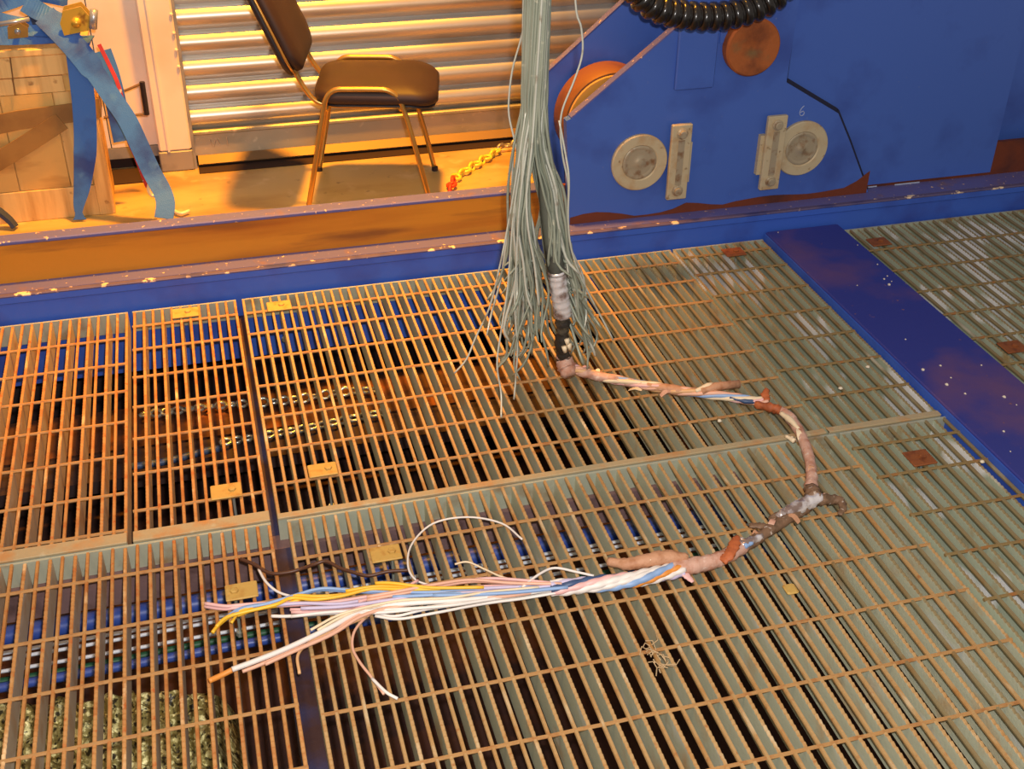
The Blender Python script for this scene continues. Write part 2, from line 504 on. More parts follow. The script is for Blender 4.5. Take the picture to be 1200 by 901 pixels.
part('sill_shade', MB().box(-0.022, 2.24, 3.940, 4.044, 0.0, 0.003), M['dark'], dr)  # flat dark strip painting the shade on the floor below the shutter
# faint scratched strokes on the bottom rail
for i, (x, z) in enumerate(((0.028, .082), (0.040, .076), (0.052, .082), (0.085, .080))):
    s_ = MB()
    if i < 3:
        s_.tube([(x, 4.0145, z + .010), (x + .006, 4.0145, z - .010)] if i % 2 == 0 else [(x + .006, 4.0145, z + .012), (x, 4.0145, z - .008)], 0.0018, 5)
    else:
        s_.tube([(x, 4.0145, z + .016), (x + .001, 4.0145, z - .014)], 0.002, 5)
    part('scratch', s_, M['shutter'], dr)

# ---------------------------------------------------------------- deck rail (blue front, mauve ledge, rusted web, mauve cap)
rail = thing('trim_2', None, None, (0.8, 3.05, 0), kind='structure')
part('front_plate', MB().box(-1.6, 3.4, 3.024, 3.05, -0.20, 0.058), M['blue_rail'], rail)
part('ledge_lip', MB().bevbox(-1.6, 3.4, 3.018, 3.05, 0.056, 0.079, 0.003), M['blue_rail'], rail)
part('chipped_edge', MB().bevbox(-1.6, 3.4, 3.0165, 3.035, 0.076, 0.083, 0.0025), M['chip'], rail)
part('ledge', MB().box(-1.6, 3.4, 3.034, 3.30, 0.070, 0.0832), M['mauve'], rail)
part('web', MB().box(-1.6, 1.012, 3.092, 3.12, 0.083, 0.196), M['web'], rail)
part('cap', MB().bevbox(-1.6, 1.012, 3.088, 3.136, 0.194, 0.206, 0.003), M['mauve'], rail)
part('back_plate', MB().box(-1.6, 3.4, 3.118, 3.132, -0.06, 0.196), M['web_dark'], rail)

# ---------------------------------------------------------------- steel gratings
BAR_D, BAR_T = 0.060, 0.0070


def serrated_bar(y0, y1, t, d, pitch=0.0125, dip=0.0022):
    """deep bearing bar with a notched top edge, running along y, centred on x = 0, top at z = 0"""
    n = max(2, int((y1 - y0) / pitch))
    ys, zs = [y0], [0.0]
    for k in range(n):
        a = y0 + (y1 - y0) * k / n
        p = (y1 - y0) / n
        ys += [a + p * .55, a + p * .68, a + p * .95]
        zs += [0.0, -dip, -dip]
    ys.append(y1)
    zs.append(0.0)
    m = MB()
    m.rings([[(-t / 2, y, -d), (t / 2, y, -d), (t / 2, y, z - .0012), (t / 2 - .0014, y, z), (-t / 2 + .0014, y, z), (-t / 2, y, z - .0012)] for y, z in zip(ys, zs)])
    return m


BARS = {}


def bar_mesh(kind, y0, y1, mkey, top=None):
    top = top or mkey
    k = (kind, round(y0, 4), round(y1, 4), mkey, top)
    if k not in BARS:
        if kind == 'deep':
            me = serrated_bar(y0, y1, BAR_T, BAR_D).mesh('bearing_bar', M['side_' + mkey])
            me.materials.append(M[top])
            nf = len(me.polygons) - 2
            me.polygons.foreach_set('material_index', [1 if (i < nf and i % 6 in (2, 3, 4)) else 0 for i in range(nf + 2)])
        else:
            m = MB()
            prof_ = [(-.0028, -.008), (.0028, -.008), (.0038, -.003), (.0026, 0.0), (-.0026, 0.0), (-.0038, -.003)]
            m.rings([[(x, y, z) for x, z in prof_] for y in (y0, (y0 + y1) / 2, y1)])
            me = m.mesh('filler_bar', M[top])
        BARS[k] = me
    return BARS[k]


def grating(label, x0, x1, y0, y1, deep, fill, rods, mkey, rodkey='rod', nose=0.022, olive=1.0, platekey='plate_zinc'):
    g = thing('steel_grating', label, 'grating', ((x0 + x1) / 2, (y0 + y1) / 2, -BAR_D), group=None)
    cx, cy = (x0 + x1) / 2, (y0 + y1) / 2
    a, b = y0 + .004 - cy, y1 - .004 - cy
    for x in deep:
        put(bar_mesh('deep', a, b, mkey, 'bar_zinc' if (mkey == 'bar_mid' and x + R.uniform(-.26, .26) > olive) else None), 'bearing_bar', g, (x - cx, 0, BAR_D + R.uniform(-.0004, .0004)))
    for x in fill:
        put(bar_mesh('fill', a, b, mkey, 'bar_zinc' if (mkey == 'bar_mid' and x + R.uniform(-.26, .26) > olive) else None), 'filler_bar', g, (x - cx + R.uniform(-.0008, .0008), 0, BAR_D + R.uniform(-.0006, .0004)))
    for y in rods:
        m = MB()
        pts = [(x, y + R.uniform(-.0008, .0008), -0.0032) for x in np.linspace(x0, x1, max(3, int((x1 - x0) / .05)))]
        m.tube(pts, 0.0038, 6)
        part('cross_rod', m, M[rodkey], g)
    part('end_plate', MB().box(x0, x1, y1 - .006, y1, -BAR_D, -.0005), M[platekey], g)
    e = MB()
    e.box(x0, x1, y0, y0 + .005, -BAR_D, -.0004)
    part('end_plate', e, M[platekey], g)
    if nose:
        part('nosing', MB().bevbox(x0, x1, y0 - .003, y0 + nose, -.004, .0022, .001), M['nosing'], g)
    return g


def steps(a, n, d=0.049):
    return [a + d * k for k in range(n)]


Y1A, Y1B = 2.012, 3.008
Y2A, Y2B = 0.95, 2.003
rowC = [2.135, 2.267, 2.403, 2.545, 2.680, 2.808, 2.925]
rowA = [2.055, 2.185, 2.326, 2.467, 2.604, 2.736, 2.868]
rowB = [2.115, 2.250, 2.388, 2.525, 2.662, 2.800, 2.925]
rowD = [2.158, 2.294, 2.430, 2.566, 2.702, 2.838, 2.95]
rowE = [1.074, 1.212, 1.350, 1.489, 1.628, 1.765, 1.912]
rowF = [1.036, 1.174, 1.312, 1.4545, 1.595, 1.734, 1.876]
rowG = [1.01, 1.147, 1.284, 1.420, 1.556, 1.690, 1.827, 1.94]
HP = 0.0245
dA = [-0.261 - .049 * k for k in range(16)]
grating('rusted steel grating at far left, next to the blue rail under the crate', -1.03, -0.258, Y1A, Y1B, dA, [x - HP for x in dA], rowA, 'bar_rusty', nose=.030)
dB = [0.029 - .049 * k for k in range(6)]
grating('narrow orange rusted grating left of the gap, with bolted clip near its front edge', -0.246, 0.033, Y1A, Y1B, dB, [x - HP for x in dB], rowB, 'bar_rusty', nose=.030)
dC = steps(0.0525, 27)
grating('large steel grating under the hanging wires, from the gap to the olive panel', 0.049, 1.330, Y1A, Y1B, dC, [x + HP for x in dC[:-1]], rowC, 'bar_mid', nose=.014, olive=.92)
dD = steps(1.3415, 7, .0485)
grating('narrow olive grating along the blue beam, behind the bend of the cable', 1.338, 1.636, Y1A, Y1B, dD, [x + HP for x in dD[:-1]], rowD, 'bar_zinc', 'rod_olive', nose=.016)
dE = [0.029 - .0485 * k for k in range(22)]
grating('rusted front left grating with netting beneath it and white wire ends on it', -1.03, 0.033, Y2A, Y2B, dE, [x - HP for x in dE], rowE, 'bar_rusty', nose=0)
dF = steps(0.0705, 27)
grating('wide front grating under the cable bundle, dark gaps between its bars', 0.067, 1.349, Y2A, Y2B, dF, [x + HP for x in dF[:-1]], rowF, 'bar_mid', nose=0, olive=1.12)
dG = steps(1.3665, 25)
grating('grey green front right grating with bright patches', 1.360, 2.60, Y2A, Y2B, dG, [x + HP for x in dG[:-1]], rowG, 'bar_zinc', 'rod_olive', nose=0)
dH = steps(1.912, 20)
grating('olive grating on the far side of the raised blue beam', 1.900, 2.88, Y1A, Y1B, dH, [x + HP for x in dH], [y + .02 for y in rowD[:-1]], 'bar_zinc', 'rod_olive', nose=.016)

# raised blue beam between the gratings
bm = MB()
bm.bevbox(1.645, 1.892, 0.95, 3.012, -0.005, 0.022, 0.003)
bmo = solo('floor_beam', bm, M['blue_deck'], 'raised purple blue steel cover beam lying between the gratings at right', 'beam', (1.77, 2.0, 0.0))
part('side_flange', MB().box(1.641, 1.646, 0.95, 3.012, -0.06, 0.016), M['blue_rail'], bmo)
for i in range(26):
    x, y = R.uniform(1.66, 1.88), R.uniform(1.3, 3.0)
    s = R.choice((.0018, .0022, .003, .0042))
    gq = MB().rings([[(x + s * r_ * math.cos(a) * R.uniform(.7, 1.3), y + s * r_ * math.sin(a) * 1.2, 0.022 + s * z_) for a in np.linspace(0, 2 * math.pi, 6)[:-1]] for r_, z_ in ((1, 0), (.9, .5), (.3, .9))])
    part('grit_speck', gq, M['grit'], bmo)

# support steel under the gratings
sb = MB()
sb.box(-1.6, 3.4, 1.985, 2.03, -0.14, -0.0605)
solo('support_beam', sb, M['beam_mauve'], 'mauve cross beam carrying the seam between front and rear gratings', 'beam', (0.5, 2.0, -0.14))
sb = MB()
sb.box(0.024, 0.076, 0.6, 1.984, -0.20, -0.0605)
solo('support_beam', sb, M['beam_blue'], 'dark support beam seen in the gap between the two front gratings', 'beam', (0.05, 1.3, -0.2))
sb = MB()
sb.box(0.026, 0.056, 2.031, 3.022, -0.20, -0.0605)
solo('support_beam', sb, M['beam_blue'], 'blue support beam seen in the gap between the rear gratings', 'beam', (0.05, 2.5, -0.2))
for x, lab in ((1.345, 'support beam under the seam left of the olive grating'), ):
    sb = MB()
    sb.box(x - .03, x + .03, 0.6, 1.984, -0.20, -0.0605)
    sb.box(x - .03, x + .03, 2.031, 3.022, -0.20, -0.0605)
    solo('support_beam', sb, M['beam_blue'], lab, 'beam', (x, 1.8, -0.2))

# pipes and cables in the pit
def run(y, z, r, mk, label, name, cat, group=None, wob=0.004):
    m = MB()
    m.tube(smooth_path([(x, y + R.uniform(-wob, wob), z + R.uniform(-wob, wob) * .6) for x in np.linspace(-1.55, 3.3, 18)], 3), r, 8)
    return solo(name, m, M[mk], label, cat, (0.8, y, z), True, group)


run(2.028, -0.212, 0.022, 'pipe_blue', 'thick blue pipe under the front gratings, furthest from the viewer', 'pipe', 'pipe', wob=.001)
run(1.908, -0.240, 0.0105, 'pipe_blue', 'thinner blue pipe under the front gratings, nearest the netting', 'pipe', 'pipe', wob=.002)
for yy, zz, lab in ((1.988, -.206, 'white cable in the pit running closest to the thick blue pipe'), (1.976, -.212, 'second white cable in the pit, away from the thick blue pipe'),
                    (1.962, -.214, 'third white cable in the pit, away from the thick blue pipe'), (1.936, -.222, 'white cable in the pit running closest to the thin blue pipe')):
    run(yy, zz, 0.0042, 'cable_white', lab, 'cable', 'cable', wob=.002)
run(1.948, -0.252, 0.008, 'cable_green', 'dark green cable among the white cables in the pit', 'cable', 'cable', wob=.010)


def chain(pts, link, wire, mk, label, loc, name='chain', cat='chain', mats=None, label_parts=None):
    """links along a path, alternately flat and upright"""
    P = smooth_path(pts, 24)
    root = thing(name, label, cat, loc)
    acc, last, i = 0.0, P[0], 0
    pitch = link * 0.74
    nxt = pitch / 2
    for a, b in zip(P[:-1], P[1:]):
        seg = (b - a).length
        while acc + seg >= nxt:
            t = (nxt - acc) / seg
            c = a.lerp(b, t)
            d = (b - a).normalized()
            side = d.cross(Vector((0, 0, 1))).normalized()
            nor = side if i % 2 == 0 else Vector((0, 0, 1))
            nor = (nor + side * R.uniform(-.4, .4) + Vector((0, 0, R.uniform(-.3, .3)))).normalized()
            ring = []
            for k in range(10):
                th = 2 * math.pi * k / 10
                ring.append(c + d * (math.cos(th) * (link / 2 - wire)) + nor * (math.sin(th) * link * .30))
            mk_ = mats(i) if mats else mk
            part('link', MB().tube(ring, wire, 5, closed=True), M[mk_], root, True, label=(label_parts(i) if label_parts else None))
            i += 1
            nxt += pitch
        acc += seg
    return root


zc = -0.285
p0 = [(-0.27, 2.925, zc), (-0.05, 2.92, zc), (0.15, 2.905, zc - .004), (0.30, 2.905, zc), (0.40, 2.89, zc)]
chain(p0, 0.040, 0.0052, 'chain_s', 'bright steel chain lying on the rusty ledge, further one below the gratings', (0.05, 2.92, zc))
p1 = [(-0.06, 2.735, zc), (0.08, 2.745, zc - .003), (0.2, 2.75, zc), (0.33, 2.765, zc), (0.42, 2.775, zc)]
chain(p1, 0.040, 0.0052, 'chain_s', 'bright steel chain in the pit, nearer one below the gratings', (0.15, 2.75, zc))
solo('pit_ledge', MB().box(-1.5, 1.25, 2.80, 3.0, -0.34, -0.305), M['ledge'], 'rusty brown steel ledge below the rear gratings, under a chain', 'ledge', (0, 2.9, -.34))
solo('pit_ledge', MB().box(-1.5, 1.25, 2.66, 2.784, -0.34, -0.302), M['pitwall'], 'dark steel ledge below the rear gratings, under the nearer chain', 'ledge', (0, 2.7, -.34))
m = MB().tube(smooth_path([(-.30, 2.66, -.27), (-.2, 2.665, -.272), (-.1, 2.69, -.275), (-0.06, 2.70, -.28)], 5), .010, 8)
solo('hose_end', m, M['c_navy'], 'short blue grey hose beside the nearer chain in the pit', 'hose', (-.2, 2.67, -.27), True)

# crumpled netting
n = MB()
NX, NY = 96, 96
rr = np.random.RandomState(5)
lat = rr.rand(40, 40)


def vnoise(x, y):
    xi, yi = int(math.floor(x)) % 39, int(math.floor(y)) % 39
    fx, fy = x - math.floor(x), y - math.floor(y)
    return (lat[xi, yi] * (1 - fx) + lat[xi + 1, yi] * fx) * (1 - fy) + (lat[xi, yi + 1] * (1 - fx) + lat[xi + 1, yi + 1] * fx) * fy


vs = []
for j in range(NY + 1):
    for i in range(NX + 1):
        u, v = i / NX, j / NY
        x = -0.66 + u * 0.60 - (v - .5) * .06
        y = 1.33 + v * 0.63 + (u - .5) * -.10
        e = min(u, 1 - u, v, 1 - v)
        h = 0.175 * min(1, e * 9) ** .5
        z = -0.497 + h + (abs(vnoise(u * 13 + v * 4, v * 17) - .5) * .07 + (vnoise(u * 30, v * 34 + u * 9)) * .04) * min(1, e * 8)
        vs.append((x, y, z))
n.add(vs, [(j * (NX + 1) + i, j * (NX + 1) + i + 1, (j + 1) * (NX + 1) + i + 1, (j + 1) * (NX + 1) + i) for j in range(NY) for i in range(NX)])
solo('netting', n, M['net'], 'crumpled olive and pale netting heaped below the front left grating', 'netting', (-.36, 1.6, -.5))

# grating clips
CLIPS = [((265, 575), 'clip', .066, .050, 'ochre clip with a bolt on the narrow rusted grating, front edge', 0.03),
         ((378, 550), 'clip', .064, .046, 'ochre clip on the large grating, near its front left corner', .03),
         ((283, 692), 'clip', .062, .046, 'ochre clip beside the yellow wire tips, on the front left grating', -.02),
         ((452, 648), 'clip', .062, .046, 'ochre clip inside the thin wire loop, on the wide front grating', .02),
         ((327, 358), 'clip', .066, .050, 'ochre clip at the rail end of the large grating, right of the gap', .0),
         ((217, 366), 'clip', .070, .050, 'ochre clip at the rail end of the narrow rusted grating', .0),
         ((860, 295), 'clip_brown', .064, .050, 'red brown rusted clip on the olive grating beside the beam end', .0),
         ((1078, 536), 'clip_brown', .060, .055, 'brown rusted clip on the front right grating near the raised beam', .0),
         ((1030, 283), 'clip_brown', .064, .050, 'dark rusted clip behind the raised beam, close to the blue rail', .0),
         ((1187, 406), 'clip_brown', .064, .055, 'dark rusted clip behind the raised beam, at the right frame edge', .0)]
for (px, mk, w, d, lab, off) in CLIPS:
    c = on_z(px[0], px[1], 0.006)
    g = thing('grating_clip', lab, 'clip', (c.x, c.y, 0.0026), 'grating hold-down clips')
    pl = MB()
    pl.bevbox(c.x - w / 2, c.x + w / 2, c.y - d / 2, c.y + d / 2, 0.0026, 0.0072, 0.0016)
    part('plate', pl, M[mk], g)
    bx = c.x + w * (.20 if off > 0 else (-.22 if off < 0 else .1))
    h = MB().lathe_z(bx, c.y, [(.0085, .007), (.0085, .0115), (.006, .0128)], 6)
    part('bolt_head', h, M[mk], g)
    sh = MB().lathe_z(bx, c.y - .004, [(.0032, -.105), (.0032, .003)], 8)
    sh.lathe_z(bx, c.y - .004, [(.009, -.105), (.009, -.095)], 6)
    part('bolt_shank', sh, M['bolt'], g)

# scraps on the grating
c = on_z(926, 691, .002)
solo('rust_flake', MB().bevbox(c.x - .012, c.x + .013, c.y - .014, c.y + .014, .001, .006, .003), M['clip'], 'small orange rust flake lying on the grating below the cable bend', 'flake', (c.x, c.y, .001))
c = on_z(770, 768, .004)
fl_ = MB()
for k in range(26):
    a = R.uniform(0, 6.28)
    r1 = R.uniform(.008, .04)
    p = Vector((c.x + R.uniform(-.012, .012), c.y + R.uniform(-.035, .03), .003))
    fl_.tube([p, p + Vector((math.cos(a) * r1 * .4, math.sin(a) * r1 * .6, R.uniform(.002, .010))), p + Vector((math.cos(a + .5) * r1 * .7, math.sin(a + .5) * r1, .002))], .0011, 4)
fo = solo('fibre_tuft', fl_, M['fluff'], 'small tan tuft of frayed fibre on the wide front grating', 'fibre tuft', (c.x, c.y, .002))
WH = [((843, 493), 'white speck of grit on the grating near the cable'), ((1017, 430), 'white grit speck on the olive grating'), ((1151, 541), 'white grit lump beside the raised beam edge'),
      ((928, 513), 'pale crumb inside the cable bend'), ((985, 455), 'pale crumb on the olive grating, toward the cable')]
for (px, lab) in WH:
    c = on_z(px[0], px[1], .003)
    s = .006
    solo('crumb', MB().rings([[(c.x + s * r_ * math.cos(a) * R.uniform(.7, 1.3), c.y + s * r_ * math.sin(a), .0008 + s * z_) for a in np.linspace(0, 6.283, 7)[:-1]] for r_, z_ in ((.7, 0), (1, .5), (.4, 1.0))]),
         M['grit'], lab, 'crumb', (c.x, c.y, .001), True)

# ---------------------------------------------------------------- blue machine
mc = thing('winch_frame', 'big blue steel machine frame with two round axle pins, standing on the rail', 'machine', (1.6, 3.2, 0.0835))
YF = 3.082
front = [(1.028, .084), (1.008, .408), (1.024, .414), (1.327, .654), (1.60, .870), (1.692, .870), (1.684, .468), (1.873, .357), (1.93, .26), (2.026, .084)]
part('front_plate', MB().prism(front, YF, YF + .028), M['blue'], mc)
back = [(1.02, .084), (0.93, .434), (1.003, .497), (1.233, .692), (1.60, 1.00), (2.0, 1.0), (2.0, .084)]
part('back_plate', MB().prism(back, 3.25, 3.275), M['blue'], mc)
part('hub_spacer', MB().lathe_y(1.17, .33, [(.05, YF + .02), (.05, 3.26)], 24), M['blue'], mc)
# painted light edges of the plates
def edge_strip(a, b, y0, y1, t=.004):
    d = Vector((b[0] - a[0], 0, b[1] - a[1])).normalized()
    nn = Vector((-d.z, 0, d.x)) * t
    vs_ = []
    for y in (y0, y1):
        for p in (a, b):
            vs_ += [(p[0], y, p[1]), (p[0] + nn.x, y, p[1] + nn.z)]
    return MB().add(vs_, [(0, 2, 3, 1), (4, 5, 7, 6), (0, 1, 5, 4), (2, 6, 7, 3), (1, 3, 7, 5), (0, 4, 6, 2)])


part('worn_lamp_tinted_edge', edge_strip(front[2], front[4], YF, YF + .028), M['mauve'], mc)
part('worn_lamp_tinted_edge', edge_strip(back[1], back[4], 3.25, 3.275), M['mauve'], mc)
sh = MB().lathe_y(1.165, .375, [(.05, 3.125), (.10, 3.125), (.146, 3.128), (.152, 3.14), (.151, 3.18), (.152, 3.22), (.146, 3.232), (.05, 3.235)], 56)
shv = part('sheave', sh, M['ochre_wheel'], mc, 'edge')
part('sheave_face', MB().lathe_y(1.165, .375, [(.06, 3.1255), (.06, 3.1235), (.138, 3.1235), (.141, 3.1265)], 56), M['sheave_face'], shv, 'edge')
part('pad_plate', MB().bevbox(1.327, 1.447, YF - .012, YF + .002, .474, .86, .003), M['blue'], mc)
part('housing', MB().box(1.45, 2.487, 3.112, 3.24, .095, 1.5), M['blue'], mc)
part('housing', MB().box(2.487, 3.4, 3.20, 3.30, .105, 1.5), M['blue'], mc)
part('sill', MB().box(2.47, 3.4, 3.15, 3.22, .084, .105), M['blue_deck'], mc)
for a_, b_ in (((1.684, .60), (1.684, .468)), ((1.684, .468), (1.873, .357)), ((1.873, .357), (1.93, .26)), ((1.93, .26), (2.026, .084))):
    part('dark_edge', edge_strip(a_, b_, YF + .016, YF + .0325, .011), M['seam'], mc)  # dark strip along the right edge of the front plate
part('side_gusset', MB().prism([(1.455, .60), (1.455, .86), (1.475, .86), (1.475, .60)], YF - .004, YF + .01), M['blue'], mc)
# rusted skirt left where the paint has gone
sk = []
for k in range(25):
    x = 1.03 + (2.018 - 1.03) * k / 24
    h = .022 + .010 * math.sin(k * .9) * (0.4 if k > 12 else 1) + (.05 if k == 24 else 0) + (.018 if k == 23 else 0) - (.014 if 4 < k < 9 else 0)
    sk.append((x, .0835 + max(.006, h)))
part('rust_patch', MB().prism([(1.03, .0836)] + sk + [(2.018, .0836)], YF - .0012, YF + .001), M['web_dark'], mc)
for cx, cz, sgn in ((1.236, .264, 1), (1.761, .259, -1)):
    d = MB().lathe_y(cx, cz, [(.02, YF + .001), (.086, YF + .001), (.087, YF - .010), (.084, YF - .014), (.056, YF - .014), (.052, YF - .010)], 48)
    ax = part('axle_disc', d, M['pinsteel'], mc, 'edge')
    part('disc_recess', MB().lathe_y(cx, cz, [(.0525, YF - .011), (.050, YF - .0125), (.046, YF - .0125), (.040, YF - .0112), (.036, YF - .0060), (.030, YF - .0060), (.027, YF - .0112), (.014, YF - .0112), (.011, YF - .0135), (.002, YF - .0135)], 40), M['pincore'], ax, 'edge')
for x0, sx in ((1.3235, 1), (1.6275, -1)):
    x1 = x0 + .0625
    kp = part('keeper_plate', MB().bevbox(x0, x1, YF - .030, YF - .015, .143, .377, .002), M['pinsteel'], mc)
    xs0, xs1 = (x1 - .006, x1 + .010) if sx > 0 else (x0 - .012, x0 + .006)
    part('shim', MB().box(xs0, xs1, YF - .016, YF + .001, .190, .315), M['pinsteel'], kp)
    xm = (x0 + x1) / 2
    part('slot', MB().box(xm - .010, xm + .010, YF - .0312, YF - .028, .19, .33), M['pincore'], kp)
    for z in (.172, .350):
        part('bolt', MB().lathe_y(xm, z, [(.017, YF - .030), (.017, YF - .033), (.012, YF - .035), (.012, YF - .042), (.009, YF - .043)], 12), M['pincore'], kp)
part('pin_end', MB().lathe_y(1.548, .589, [(.08, YF + .01), (.083, YF - .004), (.083, YF - .030), (.078, YF - .036), (.012, YF - .035), (.004, YF - .033)], 44), M['rustdisc'], mc, 'edge')
# chalked figure 6 above the right pin
c6 = on_y(940, 131, YF)
st = [(.004, .018), (-.003, .012), (-.007, .003), (-.007, -.006), (-.002, -.012), (.005, -.010), (.007, -.003), (.002, .002), (-.005, -.002)]
part('chalk_mark', MB().tube(smooth_path([(c6.x + a, YF - .0004, c6.z + b) for a, b in st], 4), .0011, 5), M['chalk'], mc, label='chalked figure 6')
for (px, py, ln) in ((1020, 219, .045), (1063, 215, .09)):
    p = on_y(px, py, 3.112)
    part('scrape', MB().box(p.x - ln / 2, p.x + ln / 2, 3.1112, 3.113, p.z - .002, p.z + .002), M['chalk'], mc)

# ribbed black hose hanging in an arc in front of the machine
hp = smooth_path([(1.02, 3.03, 1.10), (1.07, 2.99, .92), (1.145, 2.965, .795), (1.235, 2.96, .735), (1.37, 2.96, .712), (1.49, 2.96, .728), (1.58, 2.965, .782), (1.66, 2.99, .90), (1.71, 3.02, 1.06), (1.73, 3.05, 1.16)], 14)
ho = thing('ribbed_hose', 'black ribbed hose hanging in a loop in front of the blue machine', 'hose', (1.43, 3.0, .68))
part('hose_core', MB().tube(hp, .031, 14), M['hose'], ho, True)
L = 0.0
lastp = hp[0]
nxt = 0.0
for a, b in zip(hp[:-1], hp[1:]):
    seg = (b - a).length
    while L + seg >= nxt:
        c = a.lerp(b, (nxt - L) / seg)
        d = (b - a).normalized()
        rib = MB().tube([c - d * .013, c - d * .010, c - d * .004, c + d * .004, c + d * .010, c + d * .013], [.031, .037, .040, .040, .037, .031], 16)
        part('rib', rib, M['hose'], ho, True)
        nxt += .031
    L += seg

# ---------------------------------------------------------------- chair
U = Vector((.973, -.23, 0)).normalized()
W = Vector((-U.y, U.x, 0)) * -1      # towards the viewer
if W.y > 0:
    W = -W
CO = Vector((.531, 3.661, 0))


def ch(u, w, z):
    return CO + U * u + W * w + Vector((0, 0, z))


chair = thing('chair', 'brown padded chair with brass coloured tube legs in front of the roller shutter', 'chair', tuple(CO))
for s in (1, -1):
    w0, w1 = .172 * s, .160 * s
    pts = [ch(-.198, w0, 0.004), ch(-.165, w0, .15), ch(-.128, w1, .32), ch(-.112, w1, .375), ch(-.085, w1, .398), ch(-.04, w1, .400), ch(.04, w1, .400), ch(.075, w1, .396), ch(.105, w1, .372), ch(.125, w1, .32), ch(.168, w0, .15), ch(.200, w0, .004)]
    part('leg_frame', MB().tube(smooth_path(pts, 5), .0085, 8), M['brass'], chair, True)
    for u_ in (-.198, .200):
        q = ch(u_, w0, 0)
        part('foot_cap', MB().lathe_z(q.x, q.y, [(.011, 0.0), (.011, .014), (.0085, .016)], 10), M['chairshell'], chair)
    b = .125 * s
    pts = [ch(.16, b, .338), ch(.0, b, .337), ch(-.11, b, .340), ch(-.150, b, .352), ch(-.178, b, .385), ch(-.205, b, .44), ch(-.245, b, .54), ch(-.275, b, .62)]
    part('back_support', MB().tube(smooth_path(pts, 5), .0082, 8), M['brass'], chair, True)
part('cross_brace', MB().tube([ch(-.118, .16, .338), ch(-.118, -.16, .338)], .008, 8), M['brass'], chair, True)
part('cross_brace', MB().tube([ch(.112, .16, .338), ch(.112, -.16, .338)], .008, 8), M['brass'], chair, True)


def pad(cu, hu, hw, r, to_world, t, crown=.012, n=36):
    """rounded rectangular cushion, thickness t along the third axis"""
    def outline(k):
        o = []
        for q, (sx, sy) in enumerate(((1, 1), (-1, 1), (-1, -1), (1, -1))):
            for j in range(9):
                a = math.pi / 2 * (q + j / 8)
                o.append((cu + k * (sx * (hu - r) + r * math.cos(a)), k * (sy * (hw - r) + r * math.sin(a))))
        return o
    rs = [[to_world(a, b, 0) for a, b in outline(.93)], [to_world(a, b, t * .25) for a, b in outline(1.0)], [to_world(a, b, t * .7) for a, b in outline(1.0)],
          [to_world(a, b, t * .95) for a, b in outline(.95)], [to_world(a, b, t + crown * .6) for a, b in outline(.7)], [to_world(a, b, t + crown) for a, b in outline(.3)]]
    return MB().rings([[tuple(p) for p in r_] for r_ in rs])


seat_pt = lambda a, b, c: ch(a, b, .350 + c + .030 * max(0, (-a - .0)) * 0 - .35 * max(0, a - .13) ** 1.0 * .5)
part('seat', pad(.035, .190, .168, .075, seat_pt, .045), M['leather'], chair, True)
under = lambda a, b, c: ch(a, b, .342 + c - .35 * max(0, a - .13) * .5)
part('seat_shell', pad(.035, .182, .160, .075, under, .010, 0), M['chairshell'], chair, True)
bt = Vector((-.38, .92)).normalized()          # backrest rises up and away: (u, z)


def back_pt(a, b, c, base=.435, off=0.0):
    # a runs up the back, c forwards
    u_ = -.218 + bt.x * a + bt.y * (c + off) + .10 * b * b * 2
    z_ = base + bt.y * a - bt.x * (c + off)
    return ch(u_, b, z_)


part('backrest', pad(.16, .16, .175, .07, lambda a, b, c: back_pt(a, b, c, off=.010), .034, .008), M['leather'], chair, True)
part('backrest_shell', pad(.16, .165, .178, .07, lambda a, b, c: back_pt(a, b, -c, off=.014), .026, .004), M['chairshell'], chair, True)
tr_ = []
for q, (sx, sy) in enumerate(((1, 1), (-1, 1), (-1, -1), (1, -1))):
    for j in range(8):
        a = math.pi / 2 * (q + j / 8)
        tr_.append(back_pt(.16 + sx * .093 + .07 * math.cos(a), sy * .108 + .07 * math.sin(a), .012))
part('piping', MB().tube(tr_, .0042, 6, closed=True), M['brass'], chair, True)

# ---------------------------------------------------------------- crate with straps
CX0, CX1, CY0, CY1, CZ = -1.15, -0.297, 3.682, 3.90, .530
cr = thing('wooden_crate', 'pale wooden crate with brown bands, at left behind the rail', 'crate', ((CX0 + CX1) / 2, 3.79, 0))
part('carcass', MB().box(CX0 + .004, CX1 - .004, CY0 + .012, CY1, .004, CZ - .012), M['ply'], cr)
part('lid', MB().bevbox(CX0 - .004, CX1 + .006, CY0 - .006, CY1 + .006, CZ - .014, CZ + .006, .003), M['wood'], cr)
part('top_rail', MB().bevbox(CX0, CX1 - .045, CY0 - .002, CY0 + .014, .455, CZ - .014, .002), M['wood'], cr)
part('bottom_rail', MB().bevbox(CX0, CX1 - .045, CY0 - .002, CY0 + .014, 0, .10, .002), M['wood'], cr)
part('corner_post', MB().bevbox(CX1 - .046, CX1 - .002, CY0 - .005, CY0 + .014, 0, CZ - .014, .002), M['wood'], cr)
part('corner_post', MB().bevbox(CX1 - .012, CX1 + .002, CY0 - .003, CY0 + .05, 0, CZ - .014, .002), M['wood'], cr)
part('panel', MB().box(-.512, -.375, CY0 + .002, CY0 + .013, .404, .452), M['wood'], cr)
part('panel', MB().box(-.70, -.516, CY0 + .002, CY0 + .013, .404, .452), M['wood'], cr)
part('panel', MB().box(-.41, -.346, CY0 + .003, CY0 + .013, .102, .402), M['wood'], cr)
part('panel', MB().box(-.56, -.414, CY0 + .002, CY0 + .013, .102, .402), M['ply'], cr)
part('panel', MB().box(-.80, -.564, CY0 + .003, CY0 + .013, .102, .402), M['ply'], cr)
